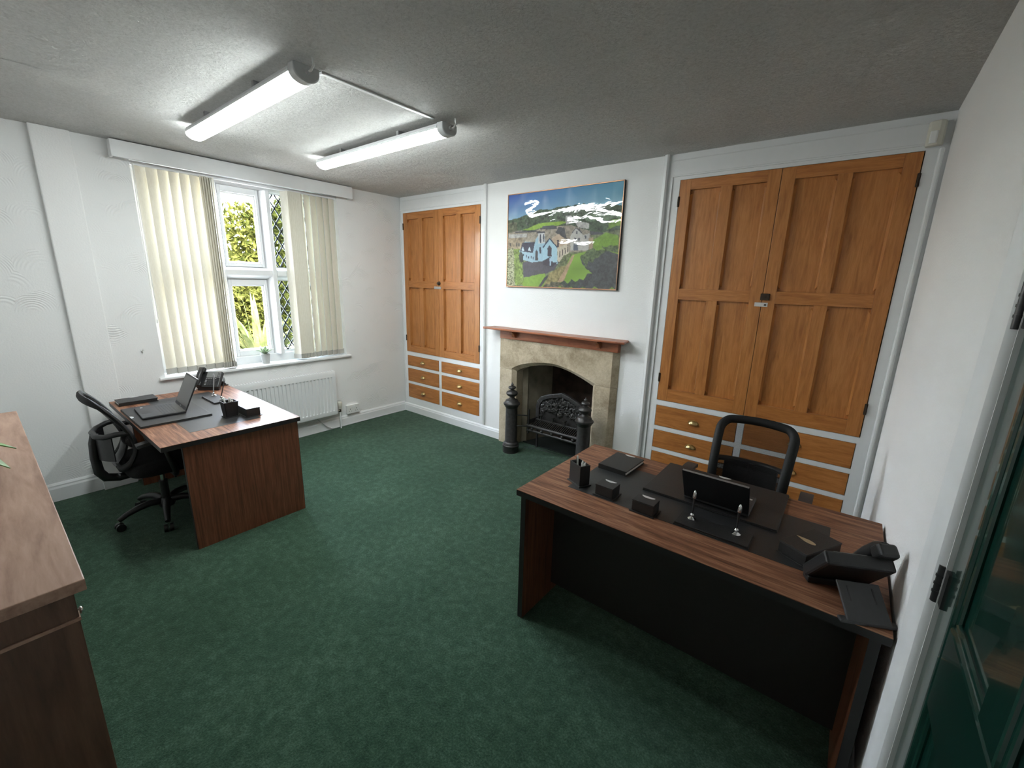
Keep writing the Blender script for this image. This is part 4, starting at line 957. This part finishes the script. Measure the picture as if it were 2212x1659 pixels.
    MB().sheet([[(x, -0.300 + 0.06 * (x / 0.14) ** 2, z) for z in (0.53, 0.60, 0.66, 0.695)] for x in [-0.14 + 0.028 * i for i in range(11)]], 0.008).build('yoke_shell', M['black_plastic'], t, smooth=60)
    for s in (-1, 1):
        ar = MB().tube([(s * 0.10, 0.03, 0.385), (s * 0.245, 0.03, 0.385), (s * 0.285, 0.025, 0.42), (s * 0.295, 0.0, 0.52), (s * 0.295, -0.02, 0.650)], [0.016, 0.018, 0.018, 0.016, 0.016], 10).build('arm_post', M['black_plastic'], t, smooth=60)
        MB().sheet([[(s * 0.295 + dx, y - 0.03, 0.660 - 0.028 * ((y + 0.01) / 0.125) ** 2 * (1 if y > 0 else 0.5)) for y in [-0.125 + 0.025 * j for j in range(11)]] for dx in (-0.030, -0.015, 0.0, 0.015, 0.030)], 0.020).build('arm_pad', M['dark_plastic'], ar, smooth=50)
    return t
chair((0.85, -2.80, 0), 0.0, 'black mesh-back office chair tucked into the far desk by the window', math.radians(-85))
chair((4.21, -0.985, 0), PI, 'black mesh-back office chair behind the near desk, in front of the drawers', math.radians(-80))

# ------------------------------------------------------------------ things on the desks
def laptop(loc, rz, label, tilt, wid=0.30, dep=0.215):
    t = thing('laptop', label, 'laptop', loc, rz)
    MB().box(-wid / 2, wid / 2, -dep / 2, dep / 2, 0.002, 0.016).build('base', M['dark_plastic'], t, bevel=0.004)
    kb = MB(); cols = 14
    for r_ in range(6):
        for c_ in range(cols):
            w = (wid - 0.03) / cols; x = -wid / 2 + 0.015 + c_ * w; y = dep / 2 - 0.036 - r_ * 0.0165
            kb.box(x + 0.0012, x + w - 0.0012, y - 0.0142, y, 0.016, 0.0172)
    tag(kb.build('keyboard', M['key'], t), kind='stuff')
    MB().box(-0.05, 0.05, -dep / 2 + 0.010, -dep / 2 + 0.065, 0.016, 0.0163).build('touchpad', M['black_plastic'], t)
    MB().box(-wid / 2 + 0.012, -wid / 2 + 0.03, -dep / 2 + 0.030, -dep / 2 + 0.044, 0.016, 0.0163).build('sticker', M['silver'], t)
    T = Matrix.Translation((0, dep / 2 - 0.004, 0.014)) @ Matrix.Rotation(-tilt, 4, 'X')
    ld = MB().box(-wid / 2, wid / 2, -0.003, 0.005, 0.0, dep - 0.005, T).build('lid', M['black_plastic'], t, bevel=0.003)
    MB().box(-wid / 2 + 0.010, wid / 2 - 0.010, -0.0036, -0.003, 0.022, dep - 0.016, T).build('screen', M['screen'], ld)
    MB().box(-0.010, 0.010, -0.0037, -0.003, 0.008, 0.013, T).build('badge', M['steel'], ld)
    MB().box(-wid / 2 + 0.004, wid / 2 - 0.004, -0.0033, 0.0052, dep - 0.0052, dep - 0.0042, T).build('lid_edge', M['steel'], ld)
    for s in (-1, 1): MB().cyl((s * 0.09 - 0.02, dep / 2 - 0.003, 0.015), (s * 0.09 + 0.02, dep / 2 - 0.003, 0.015), 0.005, n=10).build('hinge', M['black_plastic'], t, smooth=50)
    return t
def half_disc(r, n=16, flat=0.62): return [(r * math.cos(a), r * flat * math.sin(a)) for a in [PI + PI * i / n for i in range(n + 1)]]
def blotter(loc, rz, label, w=0.578, d=0.40):
    t = thing('desk_blotter', label, 'desk pad', loc, rz)
    MB().box(-w / 2, w / 2, -d / 2, d / 2, 0, 0.006).build('base_board', M['leather'], t, bevel=0.0015)
    MB().box(-w / 2 + 0.002, w / 2 - 0.002, -d / 2 + 0.002, d / 2, 0.0075, 0.0125).build('cover_board', M['leather'], t, bevel=0.0015)
    MB().box(-w / 2 + 0.004, w / 2 - 0.004, -d / 2 + 0.01, d / 2 - 0.004, 0.006, 0.0075).build('inner_sheet', M['black_edge'], t)
    MB().prism([(x, y - 0.0) for x, y in [(px, -d / 2 + 0.003 - py) for px, py in half_disc(0.030)]], 2, 0.0125, 0.0132).build('plate', M['silver'], t)
    return t
blotter((0.770, -2.703, DZT), 0.0, 'black leather desk blotter under the open laptop on the far desk')
blotter((4.153, -1.328, DZT), PI, 'black leather desk blotter under the laptop on the near desk', 0.578, 0.405)
laptop((0.748, -2.728, DZT + 0.0125), math.radians(-3), 'open black laptop with keyboard showing on the far desk', math.radians(24), 0.315, 0.245)
laptop((4.190, -1.402, DZT + 0.0125), PI, 'open laptop seen from behind its black lid on the near desk', math.radians(30), 0.275, 0.193)

def phone(loc, rz, label):
    t = thing('desk_phone', label, 'telephone', loc, rz)
    an = math.radians(50); T = Matrix.Translation((0, -0.085, 0.034)) @ Matrix.Rotation(an, 4, 'X')   # slab local: x width, y up the slope, z normal
    bd = MB(); bd.box(-0.098, 0.098, 0.0, 0.175, -0.044, 0.0, T); bd.build('body', M['black_plastic'], t, bevel=0.008)
    MB().box(-0.030, 0.066, 0.105, 0.165, 0.0002, 0.002, T).build('display', M['lcd'], t)
    ks = MB(); km = MB()
    for r_ in range(4):
        for c_ in range(5):
            x = -0.030 + c_ * 0.021; y = 0.022 + r_ * 0.0155
            ks.box(x, x + 0.015, y, y + 0.009, 0.0, 0.0035, T)
            if c_ == 0: km.box(x - 0.001, x + 0.014, y + 0.003, y + 0.009, 0.0034, 0.0042, T)
    for c_ in range(5): km.box(-0.030 + c_ * 0.02, -0.018 + c_ * 0.02, 0.092, 0.096, 0.0, 0.002, T)
    for r_ in range(5):
        for q in range(2): km.box(0.071 + q * 0.012, 0.078 + q * 0.012, 0.104 + r_ * 0.013, 0.110 + r_ * 0.013, 0.0, 0.002, T)
    tag(ks.build('keys', M['key'], t), kind='stuff'); tag(km.build('lit_labels', M['keymark'], t), kind='stuff')
    hs = MB()
    pts = [(-0.076, 0.016, 0.020), (-0.076, 0.04, 0.032), (-0.076, 0.10, 0.040), (-0.076, 0.155, 0.034), (-0.076, 0.185, 0.022)]
    rad = [0.022, 0.024, 0.021, 0.024, 0.022]
    hs.tube([T @ Vector(p) for p in pts], rad, 14)
    hso = hs.build('handset', M['black_plastic'], t, smooth=60)
    MB().box(-0.104, -0.048, 0.150, 0.205, -0.008, 0.036, T).build('earpiece', M['black_plastic'], hso, bevel=0.010, seg=3)
    MB().box(-0.104, -0.048, 0.002, 0.050, -0.004, 0.036, T).build('mouthpiece', M['black_plastic'], hso, bevel=0.010, seg=3)
    st = MB()
    st.bar((0, 0.050, 0.080), (0, 0.148, 0.006), 0.120, 0.010, (0, 0.6, 0.8))
    st.build('stand', M['dark_plastic'], t, bevel=0.003)
    for x in (-0.035, 0.035): MB().bar((x, 0.066, 0.0745), (x, 0.110, 0.0378), 0.004, 0.004, (0, 0.6, 0.8)).build('stand_rib', M['black_edge'], t)
    MB().box(-0.078, 0.078, 0.125, 0.150, 0.0, 0.010).build('foot', M['dark_plastic'], t, bevel=0.003)
    MB().box(-0.095, 0.095, -0.070, -0.030, 0.0, 0.022).build('front_foot', M['black_plastic'], t, bevel=0.003)
    MB().box(-0.110, -0.098, -0.098, -0.086, 0.006, 0.018).build('plug', M['white_plastic'], t, bevel=0.002)
    return t
phl = phone((0.205, -2.240, DZT), math.atan2(0.72, 0.70), 'black desk phone with keypad and display on the far desk by the sill'); phl.scale = (0.9, 0.9, 0.9)
phone((4.668, -1.795, DZT), math.atan2(0.89, -0.45) + PI / 2, 'black desk phone seen from behind on the near desk beside the wall')

def pen_cup(loc, rz, label, w=0.085, d=0.06, h=0.105, flare=1.0, contents=(), where=''):
    t = thing('pen_cup', label, 'pen holder', loc, rz)
    MB().box(-w / 2 - 0.008, w / 2 + 0.008, -d / 2 - 0.008, d / 2 + 0.008, 0, 0.005).build('base', M['leather'], t, bevel=0.001)
    f = flare; c = MB(); th = 0.004
    def wall(a, b):
        (ax, ay), (bx, by) = a, b; nx, ny = (ay - by), (bx - ax); l = math.hypot(nx, ny); nx, ny = nx / l * th, ny / l * th
        vs = []
        for z, s in ((0.005, 1.0), (h, f)):
            for (x, y) in ((ax, ay), (bx, by), (bx + nx, by + ny), (ax + nx, ay + ny)): vs.append((x * s, y * s, z))
        c.add(vs, [(3, 2, 1, 0), (4, 5, 6, 7), (0, 1, 5, 4), (1, 2, 6, 5), (2, 3, 7, 6), (3, 0, 4, 7)])
    q = [(-w / 2, -d / 2), (w / 2, -d / 2), (w / 2, d / 2), (-w / 2, d / 2)]
    for i in range(4): wall(q[i], q[(i + 1) % 4])
    c.build('sleeve', M['leather'], t)
    R_ = rotz(rz)
    for k, (px, py, lx, ly, L, mat, lab) in enumerate(contents):
        a = Vector((px, py, 0.007)); b = a + Vector((lx, ly, L))
        pt = thing('pen', lab, 'pen', Vector(loc) + (R_ @ a), rz, group='pens in the cup on the ' + where)
        a0 = Vector((0, 0, 0)); b0 = b - a; s = b0.normalized()
        MB().cyl(a0, b0 - s * 0.012, 0.0058, n=10).build('barrel', M[mat], pt, smooth=50)
        MB().cyl(b0 - s * 0.012, b0, 0.0058, 0.003, 10).build('tip', M['pen_white'], pt, smooth=50)
        cp = s.cross(Vector((0, 0, 1)))
        MB().bar(b0 - s * 0.045 + Vector((0, -0.006, 0)), b0 - s * 0.008 + Vector((0, -0.006, 0)), 0.002, 0.002).build('clip', M['chrome'], pt)
    return t
pen_cup((3.585, -1.672, DZT), math.radians(-26), 'black leather pen cup on the near desk, left front corner', 0.093, 0.058, 0.108, 1.0,
        [(-0.022, 0.0, -0.012, 0.006, 0.125, 'pen_white', 'white pen leaning to the left in the near desk cup'), (0.01, 0.008, 0.02, 0.0, 0.112, 'pen_white', 'white pen leaning to the right in the near desk cup'), (0.0, 0.01, 0.012, -0.004, 0.115, 'pen_white', 'white pen upright in the middle of the near desk cup'), (0.02, -0.008, 0.012, 0.012, 0.108, 'pen_white', 'shortest white pen at the right side of the near desk cup')], 'near desk')
pen_cup((1.170, -2.425, DZT), math.radians(0), 'flared black pen cup on the far desk beside the memo box', 0.072, 0.072, 0.112, 1.22,
        [(-0.02, -0.012, -0.018, -0.006, 0.128, 'pen_white', 'white pen leaning furthest left in the far desk cup'), (-0.006, 0.008, -0.018, 0.004, 0.126, 'pen_white', 'white pen second from the left in the far desk cup'), (0.014, 0.0, 0.004, 0.006, 0.132, 'pen_white', 'tallest white pen in the far desk cup'), (0.02, 0.012, 0.012, 0.0, 0.120, 'pen_grey', 'grey pen at the right of the far desk cup')], 'far desk')

def memo_box(loc, rz, label, w, d, h, plate='silver', tear=False, overhang=0.008):
    t = thing('memo_box', label, 'box', loc, rz)
    MB().box(-w / 2 - overhang, w / 2 + overhang, -d / 2 - overhang, d / 2 + overhang, 0, 0.005).build('base', M['leather'], t, bevel=0.001)
    MB().box(-w / 2, w / 2, -d / 2, d / 2, 0.005, h - 0.006).build('box_body', M['leather'], t, bevel=0.002)
    MB().box(-w / 2 - 0.001, w / 2 + 0.001, -d / 2 - 0.001, d / 2 + 0.001, h - 0.0055, h).build('lid', M['leather'], t, bevel=0.0015)
    if plate:
        if tear: poly = [(-w * 0.05 + 0.030 * math.cos(a) * (1 if math.cos(a) > 0 else 1.4), -d * 0.05 + 0.013 * math.sin(a) * (1 if math.cos(a) > 0 else 1 + math.cos(a) * 0.75)) for a in [2 * PI * i / 20 for i in range(20)]]
        else: poly = [(x, d / 2 - 0.002 + y) for x, y in half_disc(0.030, flat=0.55)]
        MB().prism(poly, 2, h, h + 0.0007).build('plate', M[plate], t)
    return t
memo_box((3.752, -1.693, DZT), math.radians(-1), 'small black leather box with a silver half-moon, nearest the pen cup on the near desk', 0.090, 0.078, 0.056)
memo_box((3.952, -1.722, DZT), math.radians(-1), 'small black leather box with a silver half-moon, nearest the pen stand on the near desk', 0.098, 0.072, 0.056)
memo_box((4.556, -1.608, DZT), math.radians(-28.5), 'long black leather box with a gold drop-shaped plate beside the near phone', 0.104, 0.205, 0.052, 'gold_tag', True, 0.004)
memo_box((1.195, -2.318, DZT), 0.0, 'black leather memo box with a shiny top on the far desk', 0.195, 0.09, 0.062, 'silver')
def notebook(loc, rz, label, w, d):
    t = thing('notebook', label, 'notebook', loc, rz)
    MB().box(-w / 2, w / 2, -d / 2, d / 2, 0.0, 0.006).build('back_cover', M['leather'], t, bevel=0.001)
    MB().box(-w / 2 + 0.004, w / 2 - 0.003, -d / 2 + 0.003, d / 2 - 0.003, 0.006, 0.020).build('pages', M['paper'], t)
    MB().box(-w / 2, w / 2, -d / 2, d / 2, 0.020, 0.026).build('front_cover', M['leather'], t, bevel=0.001)
    MB().box(-w / 2 - 0.001, w / 2 - 0.006, -d / 2 - 0.001, -d / 2 + 0.004, 0.0, 0.026).build('spine', M['leather'], t, bevel=0.001)
    MB().prism([(x, d / 2 - 0.003 + y) for x, y in half_disc(0.030, flat=0.5)], 2, 0.026, 0.0268).build('plate', M['silver'], t)
    return t
notebook((3.662, -1.332, DZT), math.radians(-2), 'black leather notebook with a silver half-moon at the back left of the near desk', 0.165, 0.225)
notebook((0.270, -2.768, DZT), math.radians(90), 'black leather notebook with a silver half-moon at the left end of the far desk', 0.235, 0.155)
def pen_stand(loc, rz, label, w, d, pens, where):
    t = thing('pen_stand', label, 'pen stand', loc, rz)
    MB().box(-w / 2, w / 2, -d / 2, d / 2, 0, 0.004).build('base', M['leather'], t, bevel=0.001)
    MB().box(-w / 2 + 0.003, w / 2 - 0.003, -d / 2 + 0.003, d / 2 - 0.003, 0.004, 0.012).build('board', M['leather'], t, bevel=0.0015)
    for px, py, lab, L, lean, mat in pens:
        MB().lathe([(0, 0.012), (0.016, 0.012), (0.017, 0.016), (0.010, 0.021), (0.006, 0.024), (0.009, 0.028), (0.009, 0.033), (0.006, 0.037), (0.004, 0.040), (0, 0.041)], (px, py, 0), 18).build('socket', M['chrome'], t, smooth=50)
        R_ = rotz(rz); pt = thing('desk_pen', lab, 'pen', Vector(loc) + R_ @ Vector((px, py, 0.041)), rz, group='pens in the stand on the ' + where)
        tip = Vector((lean[0], lean[1], L)); s = tip.normalized()
        MB().cyl((0, 0, 0), s * (L * 0.72), 0.0035, 0.005, 12).build('barrel', M[mat], pt, smooth=50)
        MB().lathe([(0.0, 0.0), (0.0078, 0.0), (0.0080, 0.012), (0.0062, 0.024), (0.0025, 0.033), (0, 0.034)], tuple(s * (L * 0.72)), 14).build('end_cap', M['chrome' if where == 'near desk' else 'pen_grey'], pt, smooth=50)
    MB().prism([(x, d / 2 - 0.004 + y) for x, y in half_disc(0.032, flat=0.5)], 2, 0.012, 0.0126).build('plate', M['dark_plastic' if where == 'near desk' else 'silver'], t)
    return t
pen_stand((4.228, -1.684, DZT), math.radians(0), 'black double pen stand with two chrome-tipped pens at the front of the near desk', 0.288, 0.118,
          [(-0.088, 0.010, 'chrome-tipped black pen in the left socket of the near stand', 0.100, (0, 0), 'black_plastic'), (0.086, 0.008, 'chrome-tipped black pen in the right socket of the near stand', 0.100, (0, 0), 'black_plastic')], 'near desk')
pen_stand((0.625, -2.345, DZT), math.radians(0), 'black double pen stand with two slim pens near the phone on the far desk', 0.29, 0.115,
          [(-0.10, 0.018, 'slim dark pen on the left of the far desk stand', 0.17, (0.0, 0.025), 'pen_grey'), (0.075, 0.018, 'slim dark pen on the right of the far desk stand', 0.17, (0.0, 0.05), 'dark_plastic')], 'far desk')
co = thing('card_tray', 'flat black card tray behind the pen cup on the far desk', 'tray', (0.905, -2.275, DZT))
MB().box(-0.085, 0.085, -0.055, 0.055, 0, 0.006).build('base', M['leather'], co, bevel=0.001)
MB().box(-0.080, 0.080, -0.050, 0.050, 0.006, 0.012).build('pad', M['leather'], co, bevel=0.001)

# ------------------------------------------------------------------ plant on the sill
pp = thing('potted_succulent', 'small potted succulent with pale green leaves on the window sill', 'plant', (-0.068, -1.668, 0.846))
MB().lathe([(0, 0), (0.034, 0), (0.034, 0.004), (0.043, 0.090), (0.046, 0.092), (0.046, 0.100), (0.041, 0.100), (0.040, 0.092), (0, 0.094)], n=24).build('pot', M['pot'], pp, smooth=40)
MB().lathe([(0, 0.086), (0.039, 0.088), (0.030, 0.096), (0, 0.098)], n=16).build('soil', M['soil'], pp, smooth=50)
def leaf_blade(base, dirv, L, w, curl=0.3):
    g = []; dirv = Vector(dirv).normalized(); side = dirv.cross(Vector((0, 0, 1)))
    if side.length < 1e-3: side = Vector((1, 0, 0))
    side.normalize()
    for i in range(6):
        s = i / 5; p = Vector(base) + dirv * (L * s) + Vector((0, 0, -curl * L * s * s)); ww = w * (math.sin(PI * (0.12 + 0.88 * s)) ** 0.7 if s < 1 else 0.02)
        nrm = side.cross(dirv)
        g.append([p - side * ww / 2 + nrm * (ww * 0.12), p, p + side * ww / 2 + nrm * (ww * 0.12)])
    return MB().sheet(g, 0.003)
for k in range(16):
    a = k * 2.4; el = 0.62 + 0.75 * (k / 15)
    leaf_blade((0.012 * math.cos(a), 0.012 * math.sin(a), 0.10), (math.cos(a) * math.cos(el), math.sin(a) * math.cos(el), math.sin(el)), 0.095 + 0.02 * random.random(), 0.030, 0.25).build('leaf', M['succulent'], pp, smooth=60)

# ------------------------------------------------------------------ sideboard in the foreground and its plant
SZ = 1.05
sb = thing('sideboard', 'long walnut sideboard cut off by the left edge of the picture', 'sideboard', (2.37, -3.63, 0))
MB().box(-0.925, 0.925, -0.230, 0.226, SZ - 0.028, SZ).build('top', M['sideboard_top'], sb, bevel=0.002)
for s in (-1, 1):
    x0, x1 = (0.893, 0.918) if s > 0 else (-0.918, -0.893)
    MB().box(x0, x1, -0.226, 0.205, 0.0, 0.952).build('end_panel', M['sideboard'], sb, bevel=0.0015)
    MB().box(x0, x1, -0.226, 0.205, 0.960, SZ - 0.028).build('end_rail', M['sideboard'], sb, bevel=0.0015)
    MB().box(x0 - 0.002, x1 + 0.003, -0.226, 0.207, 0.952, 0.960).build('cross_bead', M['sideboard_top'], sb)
MB().box(-0.893, 0.893, -0.226, -0.215, 0.04, SZ - 0.028).build('back_panel', M['sideboard'], sb)
MB().box(-0.893, 0.893, -0.21, 0.185, 0.04, 0.065).build('bottom_panel', M['sideboard'], sb)
for k in range(4):
    x0 = -0.891 + k * 0.4455
    for z0, z1, nm in ((0.07, 0.80, 'door'), (0.805, SZ - 0.032, 'drawer')):
        o = MB().box(x0 + 0.002, x0 + 0.4435, 0.187, 0.205, z0, z1).build(nm, M['sideboard'], sb, bevel=0.0015)
        zc = 0.70 if nm == 'door' else 0.885; xc = x0 + (0.32 if nm == 'drawer' else 0.05)
        MB().cyl((xc, 0.205, zc), (xc, 0.212, zc), 0.006, n=12).ball((xc, 0.215, zc), (0.010, 0.005, 0.010), 12, 6).build('knob', M['chrome'], o, smooth=50)
ph = thing('leafy_plant', 'green leafy potted plant on the sideboard, only a leaf tip in view', 'plant', (2.40, -3.612, SZ))
MB().lathe([(0, 0), (0.05, 0), (0.068, 0.11), (0.072, 0.112), (0.072, 0.125), (0.062, 0.125), (0.060, 0.11), (0, 0.108)], n=24).build('pot', M['pot'], ph, smooth=40)
M['house_leaf'] = plain('house_plant_leaf', (0.12, 0.26, 0.05, 1), 0.4, nscale=20, var=0.3)
for k in range(11):
    a = 0.95 + k * 2 * PI / 11; el = 0.15 + 0.5 * ((k * 5) % 11) / 11
    leaf_blade((0.02 * math.cos(a), 0.02 * math.sin(a), 0.11), (math.cos(a) * math.cos(el), math.sin(a) * math.cos(el), math.sin(el)), 0.16, 0.045, 0.55).build('leaf', M['house_leaf'], ph, smooth=60)

# ------------------------------------------------------------------ garden outside
gd = struct(MB().box(-14, -0.30, -9, 12, -0.35, -0.15).build('ground', M['gravel']))
def foliage(name, label, centre, radii, nleaf, size, seed, holes=0.0):
    rg = np.random.default_rng(seed); mb_v = []; mb_f = []
    dirs = rg.normal(size=(nleaf, 3)); dirs /= np.linalg.norm(dirs, axis=1)[:, None]
    rad = rg.uniform(0.55, 1.0, nleaf) ** 0.5
    lump = 1 + 0.16 * np.sin(dirs[:, 0] * 5 + seed) * np.sin(dirs[:, 1] * 6) + 0.1 * np.sin(dirs[:, 2] * 9 + seed)
    P_ = np.array(centre) + dirs * rad[:, None] * lump[:, None] * np.array(radii)
    A_ = rg.normal(size=(nleaf, 3)); A_ /= np.linalg.norm(A_, axis=1)[:, None]
    B_ = np.cross(A_, rg.normal(size=(nleaf, 3))); B_ /= np.linalg.norm(B_, axis=1)[:, None]
    sz = size * rg.uniform(0.6, 1.3, nleaf)[:, None]
    q = np.stack([P_ - A_ * sz, P_ + B_ * sz * 0.45, P_ + A_ * sz, P_ - B_ * sz * 0.45], 1)
    keep = (P_[:, 2] > -0.12); q = q[keep]
    me = bpy.data.meshes.new(name); me.from_pydata(q.reshape(-1, 3).tolist(), [], np.arange(len(q) * 4).reshape(-1, 4).tolist()); me.materials.append(M['hedge'])
    t = thing(name, label, 'bush', (centre[0], centre[1], -0.15))
    o = bpy.data.objects.new('foliage', me); COL.objects.link(o); o.parent = t; o.location = (-centre[0], -centre[1], 0.15); o['kind'] = 'stuff'
    MB().cyl((0, 0, 0), (0.05, 0.03, centre[2] + 0.2), 0.09, 0.05, 10).build('trunk', M['bark'], t, smooth=50)
    return t
foliage('garden_tree', 'sunlit yellow-green tree filling the right of the upper window pane', (-8.4, 3.05, 2.0), (1.4, 2.1, 2.0), 16000, 0.10, 3)
foliage('garden_bush', 'rounded sunlit bush in the middle of the garden view', (-5.2, -0.75, 0.95), (1.1, 1.75, 1.15), 22000, 0.065, 5)
fx = thing('flax_plant', 'strap-leaved flax plant just outside the lower window pane', 'plant', (-2.45, -0.80, -0.15))
for k in range(46):
    a = random.uniform(0, 2 * PI); lean = random.uniform(0.06, 0.62); L = random.uniform(1.1, 1.75); w = random.uniform(0.05, 0.08); g = []
    side = Vector((-math.sin(a), math.cos(a), 0))
    for i in range(10):
        s = i / 9; out = lean * L * (0.35 * s + 0.65 * s ** 2.4); z = L * (s - 0.28 * lean * 2 * s ** 3.2)
        ww = w * (0.5 + 1.4 * s) * (1 - s ** 3) + 0.003
        c = Vector((math.cos(a) * (0.05 + out), math.sin(a) * (0.05 + out), z)); g.append([c - side * ww / 2, c + Vector((0, 0, -0.012 * (1 - s))), c + side * ww / 2])
    MB().sheet(g, 0.003).build('strap_leaf', M['strap'], fx, smooth=60)
